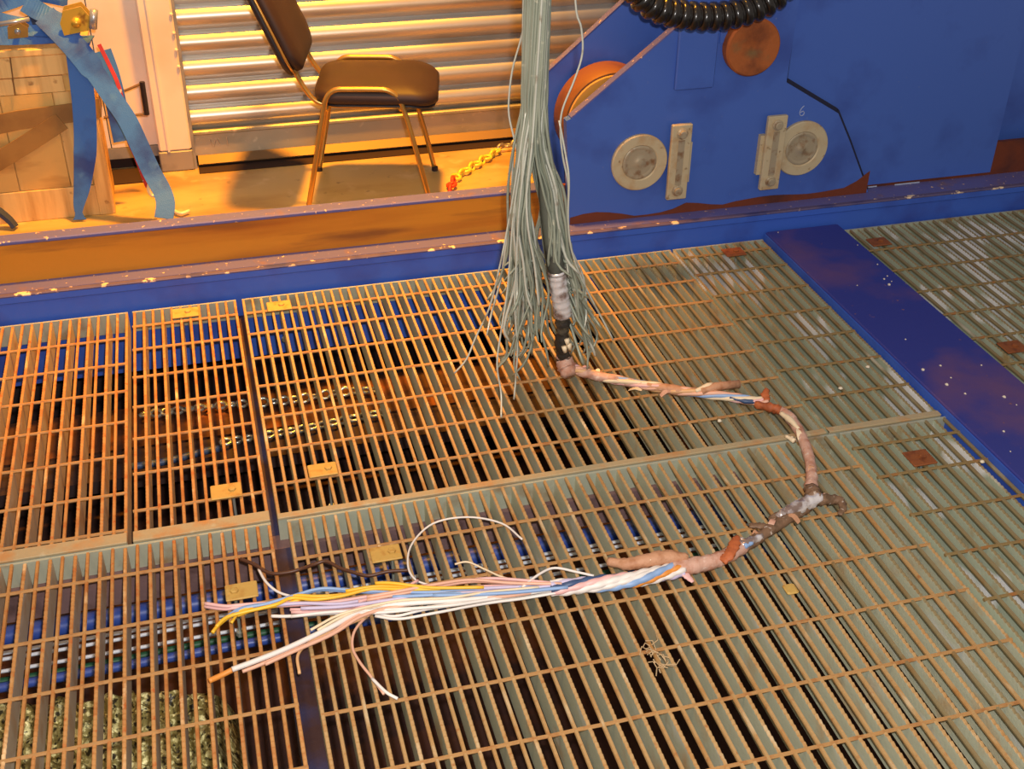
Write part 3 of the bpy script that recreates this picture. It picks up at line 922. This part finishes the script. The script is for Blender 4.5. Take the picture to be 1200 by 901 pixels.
part('twine', MB().tube(smooth_path([(-.505, CY0 - .002, .53), (-.508, CY0 - .004, .50), (-.512, CY0 - .004, .45), (-.516, CY0 - .003, .404)], 3), .002, 5), M['bracket'], cr)
yb = CY0 - .009
part('band', MB().ribbon([(-.75, yb, .300), (-.52, yb, .330), (-.40, yb, .338), (CX1 - .01, yb, .344), (CX1 + .010, yb + .012, .345), (CX1 + .010, 3.80, .350)], [(0, 0, 1)] * 6, .058, .004), M['band'], cr)
part('band', MB().ribbon([(-.80, yb - .001, .10), (-.62, yb - .001, .20), (-.50, yb - .001, .262), (-.40, yb - .003, .318)], [(0, 0, 1)] * 4, .055, .004), M['band'], cr)
hd = thing('pull_handle', 'brown wire pull handle standing out between crate and white wall', 'handle', (-.30, 3.8, .31))
hy = 3.80
part('bow', MB().tube([(-.288, hy, .345), (-.25, hy, .345), (-.205, hy, .356), (-.155, hy, .374)], .004, 6), M['bracket'], hd)
part('grip', MB().tube([(-.156, hy, .378), (-.157, hy, .272)], .0085, 8), M['chairshell'], hd)
part('bow', MB().tube([(-.158, hy, .276), (-.21, hy, .272), (-.288, hy, .274)], .004, 6), M['bracket'], hd)

# straps (webbing)
SX = (1, 0, 0)
pts = smooth_path([(-.300, 3.74, .548), (-.310, 3.69, .546), (-.316, 3.666, .530), (-.320, 3.662, .47), (-.328, 3.66, .36), (-.345, 3.655, .24), (-.375, 3.648, .12), (-.398, 3.642, .05), (-.402, 3.64, .008)], 5)
wd = [.066] * 26 + list(np.linspace(.066, .026, len(pts) - 30)) + [.022, .024, .030, .040]
solo('ratchet_strap', MB().ribbon(pts, [SX] * len(pts), wd[:len(pts)], .004), M['strap'], 'blue webbing strap hanging straight down the crate front', 'strap', (-.35, 3.65, 0))
cpx = [((52, 18), 3.70), ((72, 38), 3.67), ((92, 60), 3.650), ((112, 86), 3.640), ((132, 115), 3.62), ((150, 142), 3.60), ((164, 172), 3.58), ((178, 202), 3.56), ((189, 222), 3.53), ((194, 238), 3.50), ((192, 256), 3.47)]
pts = smooth_path([on_y(p[0], p[1], Y) for p, Y in cpx], 4)
solo('ratchet_strap', MB().ribbon(pts, [(1, .25, .35)] * len(pts), [.07] * 12 + [.056] * (len(pts) - 12), .004), M['strap'], 'long blue webbing strap slanting from the crate top to the floor', 'strap', tuple(pts[len(pts) // 2]))
cpx = [((118, 60), 3.74), ((127, 85), 3.73), ((134, 112), 3.72), ((140, 140), 3.72), ((145, 165), 3.72)]
pts = smooth_path([on_y(p[0], p[1], Y) for p, Y in cpx], 4)
solo('ratchet_strap', MB().ribbon(pts, [(1, .2, .1)] * len(pts), .062, .004), M['strap'], 'short blue strap end hanging at the right side of the crate', 'strap', tuple(pts[8]))
# pile of coiled webbing on the lid
cp = thing('strap_coil', 'loose pile of coiled blue webbing on top of the crate', 'strap', (-.5, 3.76, .536))
COILS = [((-.86, 3.70, .56), (-.62, 3.69, .565), (-.50, 3.70, .555), (-.38, 3.705, .550), (-.32, 3.72, .552)), ((-.70, 3.76, .60), (-.56, 3.745, .63), (-.45, 3.74, .66), (-.36, 3.76, .70)),
         ((-.66, 3.72, .625), (-.55, 3.715, .60), (-.47, 3.715, .575), (-.37, 3.71, .562)), ((-.72, 3.80, .66), (-.58, 3.80, .72), (-.44, 3.80, .72), (-.33, 3.80, .68)),
         ((-.44, 3.72, .64), (-.40, 3.715, .61), (-.35, 3.715, .58), (-.30, 3.72, .552)), ((-.80, 3.84, .58), (-.60, 3.85, .62), (-.44, 3.85, .64), (-.33, 3.84, .62))]
for k, cc in enumerate(COILS):
    q = smooth_path([(a_, b_, c_ + .020) for a_, b_, c_ in cc], 7)
    sd = [Vector((R.uniform(-.1, .1), .5 + .3 * math.sin(i * .3 + k), .8)) for i in range(len(q))]
    part('webbing', MB().ribbon(q, sd, .055 + .006 * (k % 2), .005), M['strap'], cp)
part('webbing', MB().ribbon(smooth_path([(-.62, 3.735, .565), (-.52, 3.73, .585), (-.44, 3.725, .60), (-.38, 3.73, .63)], 6), [Vector((0, .6, .8))] * 19, .04, .006), M['strap_dark'], cp, label='dark navy webbing')
part('webbing', MB().ribbon(smooth_path([(-.70, 3.735, .66), (-.60, 3.73, .655), (-.54, 3.74, .64)], 6), [Vector((0, .4, .9))] * 13, .03, .005), M['red'], cp, label='red webbing')
# ratchet buckle
rb = thing('ratchet_buckle', 'yellow steel ratchet buckle with grey roller on the crate corner', 'buckle', (-.30, 3.70, .56))
for dy in (0, .05):
    part('side_plate', MB().prism([(-.345, .575), (-.275, .585), (-.262, .62), (-.285, .655), (-.335, .645), (-.35, .61)], 3.66 + dy, 3.665 + dy), M['gold'], rb)
part('handle_bar', MB().tube([(-.262, 3.655, .592), (-.250, 3.655, .645)], .012, 10), M['steel'], rb, True)
part('spindle', MB().tube([(-.305, 3.65, .61), (-.305, 3.725, .61)], .014, 10), M['gold'], rb, True)
part('spring', MB().box(-.345, -.30, 3.672, 3.70, .60, .607), M['steel'], rb)
r2 = thing('ratchet_buckle', 'small brassy buckle half buried in the coiled webbing', 'buckle', (-.46, 3.70, .57))
part('side_plate', MB().prism([(-.50, .572), (-.445, .574), (-.44, .60), (-.46, .615), (-.495, .606)], 3.672, 3.677), M['brass'], r2)
part('side_plate', MB().prism([(-.50, .572), (-.445, .574), (-.44, .60), (-.46, .615), (-.495, .606)], 3.705, 3.71), M['brass'], r2)
part('spindle', MB().tube([(-.47, 3.668, .592), (-.47, 3.714, .592)], .009, 8), M['steel'], r2, True)
part('handle_bar', MB().tube([(-.52, 3.66, .618), (-.43, 3.66, .628)], .007, 8), M['steel'], r2, True)
# red sling with hook
sg = thing('hook_sling', 'red and white sling with a pale hook beside the slanting blue strap', 'sling', (-.19, 3.6, .15))
q = smooth_path([on_y(a, b, Y) for a, b, Y in ((116, 52, 3.68), (128, 76, 3.665), (140, 104, 3.64), (153, 160, 3.615), (163, 184, 3.605), (172, 208, 3.60), (176, 218, 3.60))], 4)
part('webbing', MB().ribbon(q, [(1, 0, .3)] * len(q), [.011] * 12 + [.03] * (len(q) - 12), .006), M['red'], sg)
hk = smooth_path([on_y(a, b, 3.595) for a, b in ((176, 212), (174, 222), (178, 229), (184, 228), (186, 221))], 4)
part('hook', MB().tube(hk, .006, 8), M['hookwhite'], sg, True)
# loop of dark strap at the bottom left
q = smooth_path([(-.72, 3.655, .075), (-.68, 3.655, .085), (-.645, 3.65, .070), (-.61, 3.64, .035), (-.592, 3.63, .008)], 5)
solo('strap_end', MB().ribbon(q, [(0, 1, .2)] * len(q), .03, .012), M['strap_dark'], 'dark strap end curving to the floor in front of the crate', 'strap', (-.65, 3.65, 0))
# floor hook by strap foot
q = smooth_path([on_z(a, b, .012) for a, b in ((198, 236), (203, 246), (212, 250), (222, 247))], 4)
solo('floor_hook', MB().tube(q, .006, 8), M['hookwhite'], 'pale hook lying on the floor at the foot of the slanting strap', 'hook', tuple(q[4]), True)

# painted chain on the floor under the shutter
fc = [(1.28, 3.93, .014), (1.10, 3.92, .014), (1.03, 3.895, .014), (.99, 3.85, .014), (.90, 3.76, .014), (.82, 3.68, .014), (.785, 3.61, .014), (.77, 3.57, .014)]
chain(fc, .046, .0062, 'chain_y', 'short chain in grey, yellow and red lying on the orange floor', (.95, 3.78, 0),
      mats=lambda i: 'chain_g' if i < 8 else ('chain_y' if i < 17 else 'chain_r'), label_parts=lambda i: 'grey link' if i < 8 else ('yellow link' if i < 17 else 'red link'))
solo('floor_batten', MB().bevbox(.99, 1.30, 3.885, 3.905, 0, .012, .003), M['wood'], 'thin flat batten on the floor below the grey chain links', 'batten', (1.15, 3.895, 0))

# ---------------------------------------------------------------- the parted umbilical cable
cab = thing('parted_cable', 'torn steel armoured cable hanging from above, its core lying across the gratings', 'cable', (.71, 2.4, 0))
LYING.append(cab)
CXm, CYm = .710, 2.40
S = 1 / 525.0


def xoff(z):
    return .03 * max(0, (.72 - z)) / .615


ENV = [(.72, (612, 643), (612, 643)), (.623, (604, 625), (624, 646)), (.525, (597, 616), (633, 657)), (.445, (593, 618), (636, 662)), (.36, (589, 628), (636, 670)),
       (.28, (581, 636), (645, 682)), (.19, (571, 640), (655, 692)), (.105, (561, 642), (662, 706))]
NW = 150
gold_a = math.pi * (3 - math.sqrt(5))
for k in range(NW):
    rad = .0275 * math.sqrt((k + .5) / NW)
    if rad < .011:
        rad = .011 + rad * .9
    ang = k * gold_a
    cx, sy = math.cos(ang), math.sin(ang)
    left = (cx + R.uniform(-.25, .25)) < -0.05
    t = min(1, max(0, .5 + .5 * (cx * rad / .0275) * (1.4) + (.35 if left else -.35) + R.uniform(-.25, .25)))
    t = .65 * t + .35 * round(t * 4) / 4
    dy = sy * rad
    pts = []
    tw = R.uniform(.2, .3)
    for z in (1.35, 1.2, 1.05, .95, .85, .78):
        a = ang + (z - .72) * 1.6
        wob = 1 + .04 * math.sin(z * 9 + k)
        pts.append((CXm + math.cos(a) * rad * wob, CYm + math.sin(a) * rad * wob, z))
    tipz = R.choice((R.uniform(.09, .22), R.uniform(.05, .16), R.uniform(.18, .34)))
    for (z, Lr, Rr) in ENV:
        if z < tipz:
            break
        lo, hi = Lr if left else Rr
        x = CXm + xoff(z) + (lo + (hi - lo) * t - 628) * S
        g = (.72 - z) / .6
        spread = 1 + 2.2 * g
        kx = R.uniform(-.009, .009) * (0.4 + g * 1.3)
        ky = R.uniform(-.007, .007) * (0.4 + g)
        if z >= .7:
            x, kx, ky = CXm + math.cos(ang) * rad, 0, 0
        yy = CYm + dy * spread + ky
        if z < .35:
            zz = [.56, .46, .40, .355, .285, .20, .16, .12, .05]
            cxx = np.interp(-z, [-v_ for v_ in zz], [.732, .742, .750, .757, .768, .782, .785, .787, .80])
            cyy = np.interp(-z, [-v_ for v_ in zz], [2.385, 2.375, 2.365, 2.36, 2.36, 2.365, 2.37, 2.378, 2.40])
            if abs(x + kx - cxx) < .026 and yy < cyy + .03:
                yy = cyy + .03 + R.uniform(0, .015)
        pts.append((x + kx, yy, z))
        if R.random() < .08:
            t = min(1, max(0, t + R.uniform(-.3, .3)))
    p = Vector(pts[-1])
    pts.append(tuple(p + Vector((R.uniform(-.03, .03) + (-.012 if left else .012), R.uniform(-.025, .01), -R.uniform(.02, .05)))))
    if pts[-1][2] < .006:
        pts[-1] = (pts[-1][0], pts[-1][1], .006)
    rw = R.uniform(.0027, .0037)
    q = smooth_path(pts, 3)
    part('armour_wire', MB().tube(q, [rw] * (len(q) - 2) + [rw * .9, rw * .5], 5), M['armour_lt' if k % 6 == 0 else 'armour'], cab, True)
# strays
for path in ([(.775, 2.37, 1.15), (.785, 2.37, .94), (.80, 2.37, .885), (.805, 2.37, .83), (.79, 2.37, .775), (.765, 2.37, .71), (.762, 2.37, .66), (.77, 2.37, .60), (.785, 2.37, .53), (.787, 2.38, .44)],
             [(.70, 2.42, .95), (.688, 2.43, .86), (.672, 2.44, .79), (.664, 2.44, .73), (.664, 2.44, .68), (.676, 2.43, .62), (.688, 2.42, .56)],
             [(.755, 2.36, .69), (.768, 2.35, .62), (.776, 2.34, .56), (.778, 2.34, .46), (.79, 2.34, .38), (.825, 2.35, .29), (.87, 2.36, .2), (.91, 2.35, .12)],
             [(.69, 2.39, .72), (.665, 2.37, .58), (.645, 2.37, .45), (.625, 2.36, .36), (.60, 2.36, .25), (.565, 2.36, .17), (.54, 2.35, .12), (.51, 2.35, .085)],
             [(.70, 2.38, .70), (.67, 2.36, .52), (.66, 2.35, .36), (.655, 2.34, .25), (.66, 2.33, .15), (.655, 2.32, .08), (.645, 2.30, .02)],
             [(.70, 2.39, .72), (.66, 2.37, .50), (.64, 2.35, .30), (.62, 2.33, .2), (.605, 2.31, .12), (.61, 2.29, .05), (.60, 2.25, .008)]):
    q = smooth_path(path, 5)
    part('armour_wire', MB().tube(q, .0024, 5), M['armour_lt'], cab, True, label='stray armour wire bent away from the bundle')

# core, from inside the armour to the grating
cq = smooth_path([(.715, 2.40, 1.3), (.712, 2.40, .9), (.718, 2.395, .70), (.732, 2.385, .56), (.742, 2.375, .46), (.752, 2.365, .38), (.763, 2.36, .315)], 6)
part('inner_sheath', MB().tube(cq, [.013] * 10 + [.016] * 10 + list(np.linspace(.017, .021, len(cq) - 20)), 12), M['grease'], cab, True, label='grey greased inner sheath')
cq = smooth_path([(.761, 2.36, .325), (.765, 2.36, .30), (.770, 2.36, .265), (.777, 2.362, .23), (.782, 2.365, .20)], 6)
part('foil_wrap', MB().tube(cq, [.0215 + .0015 * math.sin(i * 1.9) for i in range(len(cq))], 12), M['foil'], cab, True, label='shiny foil wrap')
cq = smooth_path([(.781, 2.365, .205), (.785, 2.37, .16), (.787, 2.378, .12), (.792, 2.388, .085), (.800, 2.398, .055)], 6)
part('tarred_sheath', MB().tube(cq, [.0165 + .004 * math.sin(i * 1.3) * math.cos(i * .7) for i in range(len(cq))], 10), M['core_blk'], cab, True, label='black tarred sheath with pale crumbs')
for i, (dx, dz) in enumerate(((.004, 0), (.010, -.014), (-.002, -.02))):
    part('pale_filler', MB().tube([(.788 + dx, 2.358, .135 + dz), (.792 + dx, 2.358, .118 + dz)], [.007, .005], 6), M['c_cream'], cab, True)


def P(px, py, z=.012):
    return on_z(px, py, z)


def strand_bundle(pts, cols, rad, rw, turns, lab=None):
    q = smooth_path(pts, 14)
    n_ = len(q)
    for s_, cname in enumerate(cols):
        out = []
        for i, p in enumerate(q):
            t_ = (q[min(i + 1, n_ - 1)] - q[max(i - 1, 0)]).normalized()
            sd = t_.cross(Vector((0, 0, 1))).normalized()
            up = sd.cross(t_)
            a = 2 * math.pi * (s_ / len(cols) + turns * i / n_)
            k = rad * (1 + .12 * math.sin(i * .8 + s_ * 2))
            out.append(p + sd * math.cos(a) * k + up * math.sin(a) * k * .9)
        part('conductor', MB().tube(out, rw * R.uniform(.85, 1.15), 6), M[cname], cab, True, label=cname[2:] + ' conductor')


def wrap(pts, rads, mk, lab, name='wrap', n_=11, flat=1.0, jit=.05):
    if mk == 'mud':
        rads = [r_ * .86 for r_ in rads]
    q = smooth_path(pts, 6)
    rr_ = np.interp(np.linspace(0, 1, len(q)), np.linspace(0, 1, len(rads)), rads)
    rr_ = [r_ * (1 + jit * math.sin(i * 1.7) + R.uniform(-jit, jit) * .7) for i, r_ in enumerate(rr_)]
    return part(name, MB().tube(q, rr_, n_, flat=flat, ragged=.22 if mk in ('mud', 'foil', 'orange_tape') else .10), M[mk], cab, True, label=lab)


ZC = .016
wrap([(.795, 2.395, .075), P(660, 418, .06), P(664, 430, .035), P(668, 440, .022)], [.014, .019, .026, .016], 'pink', 'pink bunched wrap where the core meets the grating')
wrap([P(661, 426, .03), P(663, 436, .02), P(662, 443, .012)], [.014, .012, .004], 'tan', 'tan ragged tape end')
strand_bundle([P(664, 428, .04), P(685, 436, .022), P(712, 443, ZC), P(760, 452, ZC), P(800, 458, ZC), P(840, 463, ZC), P(880, 469, ZC), P(900, 472, ZC)],
              ['c_salmon', 'c_pink', 'c_cream', 'c_blue', 'c_salmon', 'c_tan'], .0072, .0056, 2.2)
wrap([P(666, 430, .03), P(690, 438, .02), P(722, 445, ZC), P(752, 451, ZC)], [.013, .0125, .0105, .0105], 'pink', 'dusty pink wrap around the core')
wrap([P(755, 451, ZC), P(785, 456, ZC), P(815, 459, ZC)], [.010, .013, .010], 'tan', 'tan tape around the core')
part('sheath_stub', MB().tube([P(822, 459, .024), P(838, 453, .030), P(866, 450, .024)], [.009, .011, .0105], 10), M['tan'], cab, True, label='tan cut sheath stub sticking out')
wrap([P(815, 458, .026), P(830, 453, .030), P(842, 452, .028)], [.004, .010, .006], 'c_cream', 'cream tape flap')
part('conductor', MB().tube(smooth_path([P(855, 466, .020), P(872, 470, .018), P(890, 470, .018), P(902, 467, .018)], 4), [.003] * 4 + [.006] * 6 + [.003] * 3, 7), M['c_navy'], cab, True, label='dark blue conductor')
wrap([P(885, 474, .016), P(905, 478, .02), P(915, 481, .02)], [.008, .012, .011], 'orange_tape', 'orange brown tape wrap')
wrap([P(898, 470, .022), P(897, 462, .030), P(899, 456, .034)], [.009, .010, .006], 'orange_tape', 'orange brown tape flap', flat=.5)
wrap([P(905, 477, ZC), P(922, 486, ZC), P(934, 501, ZC), P(943, 520, ZC), P(949, 540, ZC), P(951, 558, ZC), P(950, 574, ZC)], [.010, .0135, .0125, .0125, .012, .013, .0145], 'pink', 'pink wrapped core at the bend')
wrap([P(915, 484, .024), P(926, 492, .026), P(936, 503, .024)], [.005, .008, .004], 'c_cream', 'cream fleck of paper on the bend')
wrap([P(921, 511, .012), P(931, 517, .014)], [.004, .006], 'c_cream', 'cream paper scrap beside the bend')
wrap([P(950, 572, .018), P(953, 580, .022), P(960, 585, .022), P(975, 585, .020), P(987, 588, .014)], [.015, .021, .017, .012, .011], 'mud', 'muddy tape knot')
wrap([P(984, 584, .014), P(988, 594, .012), P(984, 603, .010)], [.010, .010, .005], 'mud', 'muddy tape end', flat=.5)
wrap([P(962, 583, .024), P(944, 590, .026), P(926, 598, .024), P(912, 606, .020)], [.012, .015, .013, .010], 'foil', 'shiny foil strip')
wrap([P(930, 596, .018), P(912, 602, .016), P(903, 608, .012), P(914, 606, .02)], [.006, .008, .006, .004], 'mud', 'muddy ragged foil loop', flat=.5)
wrap([P(958, 582, .018), P(938, 598, ZC), P(915, 613, ZC), P(893, 627, ZC), P(872, 640, ZC), P(850, 650, ZC)], [.016, .015, .0135, .014, .0145, .014], 'mud', 'muddy brown wrap')
wrap([P(893, 628, .022), P(876, 636, .026), P(866, 640, .022)], [.006, .010, .006], 'foil', 'foil scrap')
wrap([P(878, 616, .020), P(893, 616, .022), P(905, 618, .018)], [.008, .011, .006], 'mud', 'muddy flap above the core', flat=.5)
wrap([P(872, 640, ZC), P(850, 652, ZC), P(830, 659, ZC), P(806, 664, ZC), P(786, 668, ZC)], [.014, .015, .0165, .018, .016], 'pink', 'pink wrapped core before the fan of wires')
wrap([P(846, 658, .024), P(856, 648, .034), P(861, 636, .036), P(864, 628, .034)], [.010, .012, .011, .005], 'orange_tape', 'orange brown tape tab', flat=.45)
wrap([P(872, 640, .026), P(882, 636, .028)], [.006, .004], 'c_blue', 'blue scrap')
wrap([P(806, 655, .028), P(782, 653, .030), P(756, 657, .028), P(735, 661, .022), P(712, 658, .018)], [.010, .016, .014, .013, .008], 'tan', 'tan sheath peeled back over the wires')
wrap([P(790, 652, .032), P(768, 655, .032), P(748, 660, .028)], [.007, .010, .005], 'c_cream', 'cream paper wrap')
wrap([P(800, 670, .016), P(806, 676, .012), P(812, 682, .010)], [.010, .008, .004], 'c_pink', 'pale ragged tape end', flat=.5)
strand_bundle([P(800, 667, ZC), P(775, 672, ZC), P(745, 679, ZC), P(712, 683, ZC), P(680, 686, ZC), P(645, 689, ZC)],
              ['c_white', 'c_blue', 'c_orange', 'c_white', 'c_lav', 'c_navy', 'c_pink', 'c_white'], .0105, .0070, .8)

# torn scraps of tape round the knot and along the muddy stretch
for (a, b, mk, lab) in ((940, 586, 'foil', 'foil scrap'), (918, 600, 'foil', 'foil scrap'), (968, 580, 'pink', 'pink tape scrap'), (905, 612, 'pink', 'pink tape scrap'), (886, 624, 'tan', 'tan tape scrap'),
                        (868, 634, 'foil', 'foil scrap'), (857, 652, 'tan', 'tan tape scrap'), (930, 606, 'tan', 'tan tape scrap'), (951, 548, 'tan', 'tan tape scrap'), (936, 508, 'c_cream', 'cream paper scrap'),
                        (780, 460, 'pink', 'pink tape scrap'), (745, 456, 'c_cream', 'cream paper scrap'), (700, 436, 'c_cream', 'cream paper scrap'), (686, 430, 'c_pink', 'pale tape scrap')):
    c_ = P(a, b, .026)
    an = R.uniform(0, 6.28)
    dv = Vector((math.cos(an), math.sin(an), 0)) * R.uniform(.010, .018)
    part('tape_scrap', MB().ribbon(smooth_path([c_ - dv + Vector((0, 0, -.008)), c_ + Vector((0, 0, .003)), c_ + dv * .8 + Vector((R.uniform(-.005, .005), 0, R.uniform(-.004, .008)))], 3),
                                   [Vector((-math.sin(an), math.cos(an), R.uniform(-.4, .4)))] * 7, [.010, .012, .013, .012, .011, .008, .004], .0016), M[mk], cab, label=lab)

# the fan of conductors
FAN = [('c_white', .0058, [(650, 688), (600, 697), (545, 703), (480, 708), (430, 714), (385, 737), (340, 757), (300, 775), (272, 785)], .018),
       ('c_orange', .0058, [(274, 784), (258, 791), (245, 799)], .012),
       ('c_salmon', .0050, [(645, 690), (590, 699), (520, 704), (460, 711), (420, 722), (385, 743), (340, 763), (305, 778), (284, 787)], .013),
       ('c_white', .0046, [(650, 690), (590, 701), (520, 709), (450, 716), (390, 719), (340, 722), (318, 723)], .014),
       ('c_yellow', .0050, [(520, 690), (470, 690), (440, 688), (405, 696), (372, 700), (345, 699), (325, 706), (292, 713), (270, 722), (256, 732), (249, 740)], .020),
       ('c_yellow', .0046, [(560, 688), (500, 690), (455, 686), (432, 688), (405, 694)], .026),
       ('c_yellow', .0042, [(355, 702), (330, 708), (300, 714), (280, 720), (271, 729)], .012),
       ('c_blue', .0046, [(640, 687), (560, 691), (500, 694), (440, 695), (400, 691), (370, 692), (335, 702), (305, 707), (282, 713), (266, 724), (256, 731)], .016),
       ('c_blue', .0050, [(660, 688), (600, 693), (545, 696), (500, 698), (460, 699)], .022),
       ('c_pink', .0050, [(640, 686), (570, 688), (500, 694), (440, 702), (380, 708), (320, 711), (280, 713), (262, 714), (240, 711)], .012),
       ('c_pink', .0046, [(640, 690), (570, 698), (500, 703), (440, 708), (390, 714), (340, 714)], .010),
       ('c_lav', .0050, [(650, 686), (580, 690), (510, 693), (450, 699), (400, 706), (350, 708), (300, 711)], .018),
       ('c_salmon', .0046, [(660, 684), (600, 683), (555, 682), (515, 686), (470, 696), (430, 704)], .022),
       ('c_pink', .0044, [(655, 684), (610, 680), (570, 679), (530, 683), (490, 690), (450, 698), (420, 706)], .018),
       ('c_white', .0040, [(660, 692), (610, 701), (560, 706), (500, 714), (462, 721), (436, 718)], .009),
       ('c_salmon', .0030, [(450, 712), (432, 722), (416, 738), (413, 757), (421, 774), (436, 795), (450, 812)], .009),
       ('c_white', .0034, [(436, 795), (452, 812), (466, 819)], .012),
       ('c_tan', .0034, [(430, 722), (392, 738), (362, 752), (349, 768), (351, 788)], .010),
       ('c_white', .0024, [(612, 632), (588, 613), (548, 606), (508, 614), (483, 638), (478, 662), (487, 680), (510, 686)], .014),
       ('c_cream', .0024, [(533, 661), (548, 658), (568, 668), (590, 678), (620, 683)], .012),
       ('c_white', .0030, [(612, 688), (632, 674), (650, 667), (676, 669), (696, 675)], .022),
       ('c_white', .0030, [(303, 667), (312, 682), (326, 694), (345, 700)], .012),
       ('c_pink', .0032, [(490, 680), (470, 690), (450, 700), (420, 712), (395, 722)], .020),
       ('c_cream', .0036, [(640, 688), (580, 694), (530, 700), (480, 704), (430, 712), (400, 722), (372, 738)], .021),
       ('c_brown', .0042, [(282, 655), (298, 662), (316, 671), (336, 672), (352, 667), (368, 660), (382, 659), (398, 664), (415, 671), (432, 674), (455, 671), (480, 668)], .012)]
for cname, rw, pts, z in FAN:
    single = rw < .0036 or cname in ('c_brown', 'c_orange') or (cname == 'c_white' and rw > .005)
    for rep_ in range(1 if single else 2):
        jx, jy = (0, 0) if rep_ == 0 else (R.uniform(-9, 9), R.uniform(-4, 4))
        pp = [(a + jx + R.uniform(-2, 2) * rep_, b + jy * min(1, i_ / 3) + R.uniform(-1.6, 1.6) * (i_ > 0)) for i_, (a, b) in enumerate(pts)]
        if rep_ and R.random() < .6:
            pp = pp[:-1]
        q = smooth_path([P(a, b, z + R.uniform(-.002, .003) + .005 * rep_) for a, b in pp], 6)
        part('conductor', MB().tube(q, rw * (.72 if not single else .9), 7), M[cname], cab, True, label=cname[2:] + ' conductor')
